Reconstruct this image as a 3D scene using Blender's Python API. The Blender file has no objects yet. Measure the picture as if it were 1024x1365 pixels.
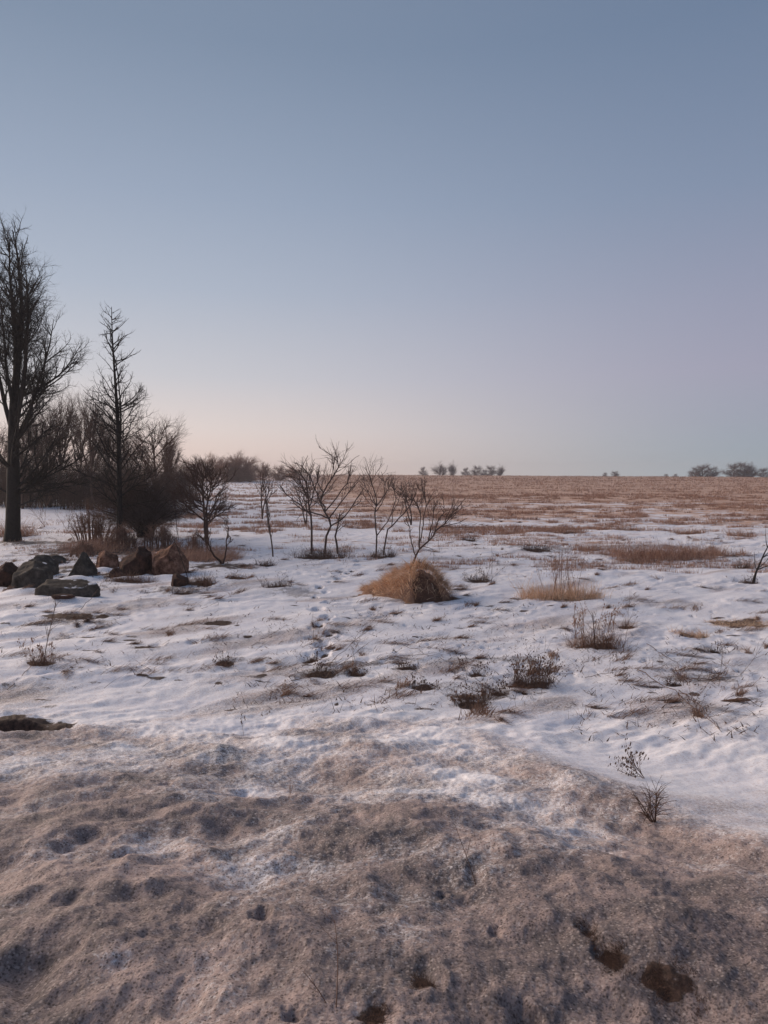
import bpy, math, random
import numpy as np
from mathutils import Vector

# ------------------------------------------------------------------ camera, sky, sun, exposure
SC = bpy.context.scene
COL = SC.collection
F = 940.0                      # focal length in pixels of the 1365 px high photograph
EYE = 2.9
PITCH = math.atan((682.5 - 640.0) / F)
cam_d = bpy.data.cameras.new('camera')
cam = bpy.data.objects.new('camera', cam_d); COL.objects.link(cam)
cam_d.sensor_fit = 'VERTICAL'; cam_d.sensor_height = 24.0; cam_d.lens = 24.0 * F / 1365.0
cam_d.clip_start = 0.05; cam_d.clip_end = 20000
cam.location = (0, 0, EYE); cam.rotation_euler = (math.pi / 2 - PITCH, 0, 0)
SC.camera = cam
SC.view_settings.view_transform = 'Standard'
SC.view_settings.look = 'None'
SC.view_settings.gamma = 1.0
SC.view_settings.exposure = 0.0
SC.view_settings.use_curve_mapping = False

SUN_AZ = math.radians(-58.0)   # clockwise from +Y
SUN_EL = math.radians(5.0)

def srgb(c, k=1.0):
    out = []
    for v in c[:3]:
        v = v / 255.0
        v = v / 12.92 if v <= 0.04045 else ((v + 0.055) / 1.055) ** 2.4
        out.append(v * k)
    return (out[0], out[1], out[2], 1.0)

world = bpy.data.worlds.new("World"); SC.world = world
world.use_nodes = True
def build_world():
    nt = world.node_tree; N = nt.nodes; L = nt.links
    N.clear()
    out = N.new('ShaderNodeOutputWorld'); bg = N.new('ShaderNodeBackground')
    bg.inputs['Strength'].default_value = 0.1
    L.new(bg.outputs[0], out.inputs['Surface'])
    sky = N.new('ShaderNodeTexSky'); sky.sky_type = 'NISHITA'; sky.sun_disc = False
    sky.sun_elevation = SUN_EL; sky.sun_rotation = SUN_AZ
    sky.air_density = 1.2; sky.dust_density = 2.0; sky.ozone_density = 2.0
    tc = N.new('ShaderNodeTexCoord'); sep = N.new('ShaderNodeSeparateXYZ')
    L.new(tc.outputs['Generated'], sep.inputs[0])
    def ramp(stops):
        r = N.new('ShaderNodeValToRGB'); r.color_ramp.interpolation = 'EASE' if False else 'LINEAR'
        cr = r.color_ramp
        while len(cr.elements) > 1: cr.elements.remove(cr.elements[0])
        cr.elements[0].position = stops[0][0]; cr.elements[0].color = srgb(stops[0][1])
        for p, c in stops[1:]:
            e = cr.elements.new(p); e.color = srgb(c)
        L.new(sep.outputs['Z'], r.inputs[0]); return r
    away = ramp([(0.0, (164, 186, 194)), (0.03, (155, 172, 184)), (0.075, (158, 166, 183)), (0.14, (163, 163, 184)),
                 (0.22, (154, 158, 181)), (0.35, (132, 147, 173)), (0.51, (111, 130, 158)), (0.8, (100, 115, 142)), (1.0, (92, 108, 136))])
    glow = ramp([(0.0, (252, 214, 194)), (0.03, (246, 220, 208)), (0.07, (236, 222, 217)), (0.14, (207, 207, 214)),
                 (0.25, (178, 188, 205)), (0.36, (157, 171, 193)), (0.51, (130, 147, 171)), (0.8, (112, 127, 152)), (1.0, (92, 108, 136))])
    # azimuth towards the set sun
    comb = N.new('ShaderNodeCombineXYZ'); L.new(sep.outputs['X'], comb.inputs[0]); L.new(sep.outputs['Y'], comb.inputs[1])
    nm = N.new('ShaderNodeVectorMath'); nm.operation = 'NORMALIZE'; L.new(comb.outputs[0], nm.inputs[0])
    dt = N.new('ShaderNodeVectorMath'); dt.operation = 'DOT_PRODUCT'; L.new(nm.outputs[0], dt.inputs[0])
    dt.inputs[1].default_value = (math.sin(SUN_AZ), math.cos(SUN_AZ), 0)
    mr = N.new('ShaderNodeMapRange'); mr.interpolation_type = 'SMOOTHSTEP'
    mr.inputs['From Min'].default_value = 0.0; mr.inputs['From Max'].default_value = 0.86
    L.new(dt.outputs['Value'], mr.inputs['Value'])
    mx = N.new('ShaderNodeMix'); mx.data_type = 'RGBA'
    L.new(mr.outputs[0], mx.inputs['Factor']); L.new(away.outputs[0], mx.inputs['A']); L.new(glow.outputs[0], mx.inputs['B'])
    # brighter towards the sun, outside the photograph
    b = N.new('ShaderNodeMapRange'); b.inputs['From Min'].default_value = 0.9; b.inputs['From Max'].default_value = 1.0
    b.inputs['To Min'].default_value = 10.0; b.inputs['To Max'].default_value = 16.0
    L.new(dt.outputs['Value'], b.inputs['Value'])
    sc = N.new('ShaderNodeVectorMath'); sc.operation = 'SCALE'
    L.new(mx.outputs['Result'], sc.inputs[0]); L.new(b.outputs[0], sc.inputs['Scale'])
    m2 = N.new('ShaderNodeMix'); m2.data_type = 'RGBA'; m2.inputs['Factor'].default_value = 0.06
    L.new(sc.outputs[0], m2.inputs['A']); L.new(sky.outputs[0], m2.inputs['B'])
    L.new(m2.outputs['Result'], bg.inputs['Color'])
build_world()

sun_d = bpy.data.lights.new('sun', 'SUN'); sun = bpy.data.objects.new('sun', sun_d); COL.objects.link(sun)
sun_d.energy = 4.2; sun_d.angle = math.radians(45); sun_d.color = (1.0, 0.79, 0.62)
SUN_LAMP_EL = math.radians(19.0)
sd = Vector((math.sin(SUN_AZ) * math.cos(SUN_LAMP_EL), math.cos(SUN_AZ) * math.cos(SUN_LAMP_EL), math.sin(SUN_LAMP_EL)))
sun.rotation_euler = sd.to_track_quat('Z', 'Y').to_euler()

RNG = np.random.default_rng(11)
random.seed(4)

# ------------------------------------------------------------------ helpers
def _hash(ix, iy, seed):
    h = (ix.astype(np.int64) * 374761393 + iy.astype(np.int64) * 668265263 + seed * 1442695041) & 0xFFFFFFFF
    h = ((h ^ (h >> 13)) * 1274126177) & 0xFFFFFFFF
    return ((h ^ (h >> 16)) & 0xFFFF).astype(np.float64) / 65535.0
def pn(x, y, seed=0):
    """gradient noise, about -0.7..0.7"""
    x0 = np.floor(x); y0 = np.floor(y); fx = x - x0; fy = y - y0
    u = fx * fx * fx * (fx * (fx * 6 - 15) + 10); v = fy * fy * fy * (fy * (fy * 6 - 15) + 10)
    def g(dx, dy):
        a = _hash(x0 + dx, y0 + dy, seed) * 6.2831853
        return np.cos(a) * (fx - dx) + np.sin(a) * (fy - dy)
    return (g(0, 0) * (1 - u) + g(1, 0) * u) * (1 - v) + (g(0, 1) * (1 - u) + g(1, 1) * u) * v
def fbm(x, y, s, o=3, seed=0):
    r = 0; a = 1.0
    for i in range(o):
        r = r + a * pn(x / s * 2 ** i + 13.7 * i, y / s * 2 ** i - 7.1 * i, seed + i); a *= 0.5
    return r
def sm(a, b, x):
    t = np.clip((x - a) / (b - a), 0, 1); return t * t * (3 - 2 * t)

def link(o, parent=None):
    COL.objects.link(o)
    if parent is not None: o.parent = parent
    return o
def quads(name, V, Q, mat, parent=None, tint=None, smooth=False):
    me = bpy.data.meshes.new(name)
    V = np.asarray(V, np.float32).reshape(-1, 3); Q = np.asarray(Q, np.int32).reshape(-1, 4)
    me.vertices.add(len(V)); me.vertices.foreach_set('co', V.ravel())
    me.loops.add(len(Q) * 4); me.loops.foreach_set('vertex_index', Q.ravel())
    me.polygons.add(len(Q)); me.polygons.foreach_set('loop_start', np.arange(0, len(Q) * 4, 4, dtype=np.int32))
    me.polygons.foreach_set('loop_total', np.full(len(Q), 4, np.int32))
    me.update(calc_edges=True); me.validate()
    if smooth: me.polygons.foreach_set('use_smooth', np.ones(len(me.polygons), bool))
    if tint is not None and len(me.vertices) == len(tint):
        a = me.attributes.new('tint', 'FLOAT', 'POINT'); a.data.foreach_set('value', np.asarray(tint, np.float32))
    me.materials.append(mat)
    return link(bpy.data.objects.new(name, me), parent)
def tag(o, label=None, cat=None, group=None, kind=None):
    if label: o['label'] = label
    if cat: o['category'] = cat
    if group: o['group'] = group
    if kind: o['kind'] = kind
    return o
def empty(name, loc, label, cat, group=None, rz=0.0):
    o = bpy.data.objects.new(name, None); o.location = loc; o.rotation_euler = (0, 0, rz); o.empty_display_size = 0.2
    COL.objects.link(o); return tag(o, label, cat, group)
def copy_tree(o, parent=None):
    c = o.copy(); COL.objects.link(c)
    if parent is not None: c.parent = parent
    for ch in list(o.children): copy_tree(ch, c)
    return c

class Acc:
    """collects quad geometry"""
    def __init__(s): s.V = []; s.Q = []; s.T = []; s.n = 0
    def add(s, V, Q, T=None):
        V = np.asarray(V).reshape(-1, 3)
        s.V.append(V); s.Q.append(np.asarray(Q).reshape(-1, 4) + s.n); s.n += len(V)
        s.T.append(np.full(len(V), 0.5) if T is None else np.broadcast_to(T, (len(V),)))
        return s
    def obj(s, name, mat, parent=None, smooth=False):
        return quads(name, np.concatenate(s.V), np.concatenate(s.Q), mat, parent, np.concatenate(s.T), smooth)

def tubes(P, R, k=4):
    """P (n,S,3) polylines, R (n,S) radii -> verts, quads"""
    n, S, _ = P.shape
    T = np.gradient(P, axis=1); T /= np.linalg.norm(T, axis=2, keepdims=True) + 1e-9
    ref = np.zeros_like(T); ref[..., 0] = 1.0; flip = np.abs(T[..., 0]) > 0.85; ref[flip] = (0, 1, 0)
    A = np.cross(T, ref); A /= np.linalg.norm(A, axis=2, keepdims=True) + 1e-9
    B = np.cross(T, A)
    ang = np.arange(k) * 2 * np.pi / k
    V = P[:, :, None, :] + R[:, :, None, None] * (A[:, :, None, :] * np.cos(ang)[None, None, :, None] + B[:, :, None, :] * np.sin(ang)[None, None, :, None])
    idx = np.arange(n * S * k).reshape(n, S, k)
    a = idx[:, :-1, :]; b = np.roll(a, -1, axis=2); c = idx[:, 1:, :]; d = np.roll(c, -1, axis=2)
    Q = np.stack([a, b, d, c], axis=-1)
    return V.reshape(-1, 3), Q.reshape(-1, 4)

def unit(v): return v / (np.linalg.norm(v, axis=-1, keepdims=True) + 1e-9)
def path(start, d0, length, S, wob, up, rng, gn=0.0):
    """random-walk polylines with upward (or downward) bending"""
    n = len(start); P = np.zeros((n, S, 3)); P[:, 0] = start; d = unit(d0); st = (length / (S - 1))[:, None]
    for i in range(1, S):
        d = unit(d + rng.normal(0, wob, (n, 3)) + np.array([0, 0, up]))
        P[:, i] = P[:, i - 1] + d * st
    return P
def grow(PP, RR, n, t0, t1, ang, ln, S, wob, up, rr, rng, angj=0.2, tpow=1.0, taper=0.25, side=None):
    """n children on the given parent polylines; ln(t, parent_length) -> length; returns P, R"""
    m, S0, _ = PP.shape
    plen = np.linalg.norm(np.diff(PP, axis=1), axis=2).sum(1)
    w = plen / plen.sum()
    pi = rng.choice(m, n, p=w)
    t = t0 + (t1 - t0) * rng.random(n) ** tpow
    f = t * (S0 - 1); i = np.minimum(f.astype(int), S0 - 2); fr = (f - i)[:, None]
    base = PP[pi, i] * (1 - fr) + PP[pi, i + 1] * fr
    tan = unit(PP[pi, i + 1] - PP[pi, i]); r0 = RR[pi, i] * (1 - fr[:, 0]) + RR[pi, i + 1] * fr[:, 0]
    rv = rng.normal(0, 1, (n, 3)); 
    if side is not None: rv = rv * np.array(side)
    perp = unit(rv - (rv * tan).sum(1, keepdims=True) * tan)
    a = ang + rng.normal(0, angj, n)
    d = tan * np.cos(a)[:, None] + perp * np.sin(a)[:, None]
    L = ln(t, plen[pi]) * rng.uniform(0.7, 1.2, n)
    P = path(base, d, L, S, wob, up, rng)
    rs = np.minimum(r0 * 0.8, rr * (0.6 + 0.8 * rng.random(n)))
    R = rs[:, None] * np.linspace(1, taper, S)[None, :]
    return P, R

def blades(base, az, lean, H, W, droop=0.5, S=4, rng=RNG):
    """thin ribbon blades; base (n,3), az heading, lean from vertical (rad), H length, W width -> V,Q,tint"""
    n = len(base); P = np.zeros((n, S, 3)); P[:, 0] = base; th = lean.copy()
    st = H / (S - 1)
    for i in range(1, S):
        d = np.stack([np.sin(th) * np.sin(az), np.sin(th) * np.cos(az), np.cos(th)], 1)
        P[:, i] = P[:, i - 1] + d * st[:, None]
        th = th + droop * rng.uniform(0.3, 1.4, n) / (S - 1)
    ra = rng.uniform(0, np.pi, n)
    side = np.stack([np.cos(ra), np.sin(ra) * 0.5, 0 * ra], 1)
    w = W[:, None] * np.linspace(1, 0.15, S)[None, :] * 0.5
    V = np.stack([P - side[:, None, :] * w[..., None], P + side[:, None, :] * w[..., None]], 2)
    idx = np.arange(n * S * 2).reshape(n, S, 2)
    Q = np.stack([idx[:, :-1, 0], idx[:, :-1, 1], idx[:, 1:, 1], idx[:, 1:, 0]], -1)
    T = np.repeat(rng.random(n), S * 2)
    return V.reshape(-1, 3), Q.reshape(-1, 4), T

# ------------------------------------------------------------------ materials
def mat_base(name, rough=0.9, spec=0.2):
    m = bpy.data.materials.new(name); m.use_nodes = True
    b = m.node_tree.nodes['Principled BSDF']; b.inputs['Roughness'].default_value = rough
    b.inputs['Specular IOR Level'].default_value = spec
    return m, m.node_tree.nodes, m.node_tree.links, b
def mat_tint(name, c0, c1, c2=None, noise=6.0, rough=0.9):
    """colour varies per blade / twig (tint attribute) and with a noise"""
    m, N, L, b = mat_base(name, rough)
    at = N.new('ShaderNodeAttribute'); at.attribute_name = 'tint'
    no = N.new('ShaderNodeTexNoise'); no.inputs['Scale'].default_value = noise; no.inputs['Detail'].default_value = 3
    tc = N.new('ShaderNodeTexCoord'); L.new(tc.outputs['Object'], no.inputs['Vector'])
    ad = N.new('ShaderNodeMath'); ad.operation = 'ADD'; L.new(at.outputs['Fac'], ad.inputs[0]); L.new(no.outputs['Fac'], ad.inputs[1])
    hf = N.new('ShaderNodeMath'); hf.operation = 'MULTIPLY'; hf.inputs[1].default_value = 0.5; L.new(ad.outputs[0], hf.inputs[0])
    r = N.new('ShaderNodeValToRGB'); r.color_ramp.elements[0].position = 0.15; r.color_ramp.elements[1].position = 0.85
    r.color_ramp.elements[0].color = (*c0, 1); r.color_ramp.elements[1].color = (*c1, 1)
    if c2: e = r.color_ramp.elements.new(0.5); e.color = (*c2, 1)
    L.new(hf.outputs[0], r.inputs[0]); L.new(r.outputs[0], b.inputs['Base Color'])
    return m
M_bark = mat_tint('bark_dark', (0.014, 0.011, 0.010), (0.052, 0.041, 0.036), noise=9)
M_twig = mat_tint('twig_dark', (0.045, 0.026, 0.02), (0.135, 0.08, 0.062))
M_bushtwig = mat_tint('bush_twig', (0.05, 0.035, 0.03), (0.20, 0.14, 0.12))
M_sumac = mat_tint('sumac_bark', (0.05, 0.034, 0.03), (0.17, 0.115, 0.095), noise=14)
M_straw = mat_tint('dry_grass', (0.34, 0.19, 0.11), (0.95, 0.76, 0.56), (0.76, 0.50, 0.32))
M_strawdark = mat_tint('dark_dry_grass', (0.07, 0.038, 0.027), (0.40, 0.25, 0.17), (0.20, 0.11, 0.075))
M_stubble = mat_tint('stubble', (0.17, 0.092, 0.066), (0.74, 0.50, 0.36), (0.45, 0.26, 0.178))
M_weed = mat_tint('dead_weed', (0.045, 0.029, 0.024), (0.22, 0.135, 0.10))
M_weedpale = mat_tint('pale_weed', (0.10, 0.055, 0.04), (0.38, 0.24, 0.18))
M_far = mat_tint('far_twigs', (0.12, 0.095, 0.095), (0.30, 0.24, 0.24))  # paled: distance haze is put into the skyline twig colour
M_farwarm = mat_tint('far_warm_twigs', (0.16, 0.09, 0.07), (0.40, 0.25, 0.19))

def mat_rock(name, c0, c1, moss=None):
    m, N, L, b = mat_base(name, 0.95, 0.15)
    tc = N.new('ShaderNodeTexCoord')
    n1 = N.new('ShaderNodeTexNoise'); n1.inputs['Scale'].default_value = 5; n1.inputs['Detail'].default_value = 8; n1.inputs['Roughness'].default_value = 0.7
    L.new(tc.outputs['Object'], n1.inputs['Vector'])
    r = N.new('ShaderNodeValToRGB'); r.color_ramp.elements[0].position = 0.35; r.color_ramp.elements[1].position = 0.68
    r.color_ramp.elements[0].color = (*c0, 1); r.color_ramp.elements[1].color = (*c1, 1)
    if moss: e = r.color_ramp.elements.new(0.5); e.color = (*moss, 1)
    L.new(n1.outputs['Fac'], r.inputs[0])
    # lodged snow on the flat upper faces
    ge = N.new('ShaderNodeNewGeometry'); sp = N.new('ShaderNodeSeparateXYZ'); L.new(ge.outputs['Normal'], sp.inputs[0])
    n2 = N.new('ShaderNodeTexNoise'); n2.inputs['Scale'].default_value = 3.0; n2.inputs['Detail'].default_value = 5
    L.new(tc.outputs['Object'], n2.inputs['Vector'])
    ml = N.new('ShaderNodeMath'); ml.operation = 'MULTIPLY'; L.new(sp.outputs['Z'], ml.inputs[0]); L.new(n2.outputs['Fac'], ml.inputs[1])
    mr = N.new('ShaderNodeMapRange'); mr.inputs['From Min'].default_value = 0.55; mr.inputs['From Max'].default_value = 0.6
    L.new(ml.outputs[0], mr.inputs['Value'])
    mx = N.new('ShaderNodeMix'); mx.data_type = 'RGBA'; mx.inputs['B'].default_value = (0.6, 0.6, 0.64, 1)
    L.new(mr.outputs[0], mx.inputs['Factor']); L.new(r.outputs[0], mx.inputs['A']); L.new(mx.outputs['Result'], b.inputs['Base Color'])
    bp = N.new('ShaderNodeBump'); bp.inputs['Strength'].default_value = 0.6; bp.inputs['Distance'].default_value = 0.06
    L.new(n1.outputs['Fac'], bp.inputs['Height']); L.new(bp.outputs[0], b.inputs['Normal'])
    return m
M_rock = mat_rock('grey_stone', (0.03, 0.024, 0.021), (0.13, 0.108, 0.094), (0.066, 0.056, 0.047))
M_rockred = mat_rock('rusty_stone', (0.035, 0.018, 0.014), (0.36, 0.21, 0.15), (0.15, 0.075, 0.05))
M_rockdark = mat_rock('dark_stone', (0.025, 0.014, 0.011), (0.12, 0.06, 0.042), (0.06, 0.032, 0.025))

# ------------------------------------------------------------------ terrain
BX = [-40, -5, -3.3, -1.5, 0, 1.08, 1.45, 1.85, 2.15, 2.5, 3.2, 40]
BY = [9.4, 8.8, 8.6, 8.5, 8.2, 7.6, 6.1, 4.7, 3.75, 3.0, 1.6, -2.0]
def bank_edge(x, y):
    yb = np.interp(x, BX, BY)
    return yb + 0.9 * pn(x / 2.1, y / 2.1, 5) + 0.4 * pn(x / 0.7, y / 0.7, 6)
def in_bank(x, y, w=1.0):
    e = bank_edge(x, y)
    return 1 - sm(-0.5 * w, 0.5 * w, (y - e))
def seg_dist(x, y, pts):
    d = np.full(np.shape(x), 1e9)
    for (ax, ay), (bx, by) in zip(pts[:-1], pts[1:]):
        vx, vy = bx - ax, by - ay
        t = np.clip(((x - ax) * vx + (y - ay) * vy) / (vx * vx + vy * vy), 0, 1)
        d = np.minimum(d, np.hypot(x - ax - t * vx, y - ay - t * vy))
    return d
CREST = [(1.0, 7.3), (1.32, 6.1), (1.7, 4.75), (2.02, 3.75), (2.6, 2.4)]
def ground0(x, y):
    x = np.asarray(x, float); y = np.asarray(y, float)
    r = np.hypot(x, y)
    z = 1.3 * (1 - sm(0.6, 9.6, y + 0.05 * x))
    near = 1 - sm(35, 90, r)
    z = z - 0.12 * sm(-.3, 1.6, x - np.interp(y, [0, 2.4, 3.75, 4.7, 6.1, 8], [2.9, 2.55, 2.05, 1.75, 1.4, 1.1])) * (1 - sm(5, 9, y))
    z = z + 0.05 * np.exp(-(seg_dist(x, y, CREST) / 0.38) ** 2) * (1 - 0.6 * sm(4, 8, y))
    # drifts, wind crust
    u = x * 0.8 + y * 0.6; v = -x * 0.6 + y * 0.8
    z = z + near * (0.12 * pn(x / 3.7, y / 3.7, 1) + 0.07 * pn(u / 2.2, v / 0.9, 2) + 0.034 * fbm(u / 0.8, v / 0.4, 1, 3, 3) * (.4 + 1.3 * sm(-.3, .4, pn(x / 3.1 + 9, y / 3.1, 78))))
    z = z + near * 0.024 * fbm(x, y, 0.30, 2, 21) * (0.15 + 1.6 * sm(-.1, .45, pn(x / 2.3, y / 2.3, 77)))
    bk = in_bank(x, y, 2.5) * (1 - sm(9, 12, r))
    z = z + bk * (0.11 * pn(x / 1.2, y / 1.2, 7) + 0.042 * fbm(x, y, 0.42, 3, 8) + 0.02 * pn(v / .9, u / .3, 14))
    # the field climbs to a ridge and drops behind it
    top = 4.72 - 0.0065 * x
    yy = np.maximum(y, 0) + 0.06 * x
    ris = np.where(yy < 250, np.clip((yy - 45) / 205, 0, 1) ** 1.0, 1 - sm(250, 520, yy) * 1.0)
    ris = ris - 0.0 * yy
    z = z + top * ris + sm(60, 140, yy) * 0.15 * pn(x / 21, y / 17, 9)
    return z
SOIL_AND_SHADE = []
PITS = []          # x, y, radius x, radius y, depth
def ground(x, y):
    x = np.asarray(x, float); y = np.asarray(y, float)
    z = ground0(x, y)
    for (px_, py_, rx, ry, dp) in PITS:
        m = (np.abs(x - px_) < 3 * rx) & (np.abs(y - py_) < 3 * ry)
        if np.any(m):
            xm = x[m]; ym = y[m]; q = ((xm - px_) / rx) ** 2 + ((ym - py_) / ry) ** 2
            q = q * (1 + 1.0 * pn(xm / rx / .9 + 3, ym / ry / .9, 91))
            z[m] += -dp * np.exp(-q * 1.3) + 0.10 * dp * np.exp(-((np.sqrt(q) - 1.35) / 0.35) ** 2)
    return z
cp, sp_ = math.cos(PITCH), math.sin(PITCH)
def ray(px, py):
    a = (px - 512) / F; c = -(py - 682.5) / F
    return np.array([a, cp + c * sp_, c * cp - sp_])
def at(px, py, far=400.0):
    """where the line of sight through a photo pixel meets the ground"""
    d = ray(px, py); t = 1.2 * 1.002 ** np.arange(0, int(math.log(far / 1.2) / math.log(1.002)))
    X = d[0] * t; Y = d[1] * t; Z = EYE + d[2] * t; g = ground0(X, Y)
    k = np.argmax(Z < g); 
    if Z[k] >= g[k]: k = len(t) - 1
    return np.array([X[k], Y[k]])
def on(x, y): return (float(x), float(y), float(ground(np.array([x]), np.array([y]))[0]))
def dist(px, py): return float(np.hypot(*at(px, py)))

# pits, footprints, hollows (photo position, radius in photo px wide, depth m, flatten)
for (px, py, rp, dp, fl) in [(567, 1295, 24, .035, 1.5), (785, 1238, 13, .03, 1.5), (806, 1270, 16, .025, 1.2), (905, 1325, 30, .02, 1.3),
                             (660, 1240, 9, .03, 1.3), (500, 1345, 26, .02, 1.3), (348, 1215, 14, .05, 1.8), (325, 1057, 11, .05, 1.3),
                             (220, 1044, 9, .05, 1.4), (630, 1165, 16, .03, 2.0), (110, 1115, 26, .05, 1.4), (40, 1290, 40, .05, 1.3),
                             (250, 1330, 30, .05, 1.5), (180, 1140, 20, .03, 1.5), (590, 1195, 7, .03, 1.2), (700, 1360, 22, .05, 1.2),
                             (390, 1352, 14, .04, 1.2), (90, 1200, 16, .03, 1.4), (300, 1010, 20, .03, 1.3), (430, 1090, 18, .02, 1.3)]:
    p = at(px, py); d = float(np.hypot(*p)); r = rp * d / F
    PITS.append((p[0], p[1], r, r * fl, dp))
for (px, py, hw, hd, dp) in [(30, 790, 30, .30, .12), (82, 801, 44, .22, .11), (104, 773, 24, .22, .12), (140, 761, 18, .2, .12), (170, 773, 26, .22, .10), (222, 773, 30, .25, .16), (2, 788, 18, .25, .10), (196, 770, 14, .2, .1)]:
    p = at(px, py); PITS.append((p[0], p[1] + .02, hw * float(np.hypot(*p)) / F, hd, -dp))
trail = [(432, 872), (424, 858), (438, 846), (425, 833), (436, 822), (424, 812), (434, 803), (423, 796), (431, 789), (425, 782),
         (441, 776), (452, 771), (462, 765), (470, 760), (482, 754), (478, 749), (492, 745), (500, 740)]
for px, py in trail:
    p = at(px, py); p = p + np.array([random.gauss(0, .05), random.gauss(0, .08)]); k_ = random.uniform(.6, 1.25); PITS.append((p[0], p[1], 0.12 * k_, 0.21 * k_, 0.13 * k_)); PITS.append((p[0] + random.gauss(0, .12), p[1] + random.gauss(0, .2), .06, .08, random.uniform(-.03, .05))); SOIL_AND_SHADE.append((p[0], p[1] + .03, .085, .13, .85))
for _ in range(60):
    px = random.uniform(600, 1000); py = random.uniform(805, 900)
    p = at(px, py); s = random.uniform(.5, 1); PITS.append((p[0], p[1], 0.07 * s, 0.10 * s, 0.04 * s))
for _ in range(40):
    px = random.uniform(20, 600); py = random.uniform(790, 900)
    p = at(px, py); s = random.uniform(.5, 1.4); PITS.append((p[0], p[1], 0.08 * s, 0.10 * s, 0.035 * s))
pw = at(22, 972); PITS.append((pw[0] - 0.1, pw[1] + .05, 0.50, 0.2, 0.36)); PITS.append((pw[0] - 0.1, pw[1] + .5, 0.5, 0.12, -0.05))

# bare, brown earth patches round tufts: photo x, y, half width px, half depth m, strength
def soil_and_shade(px, py, hw, hd, s=1.0):
    p = at(px, py); d = float(np.hypot(*p)); SOIL_AND_SHADE.append((p[0], p[1], hw * d / F, hd, s))

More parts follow.
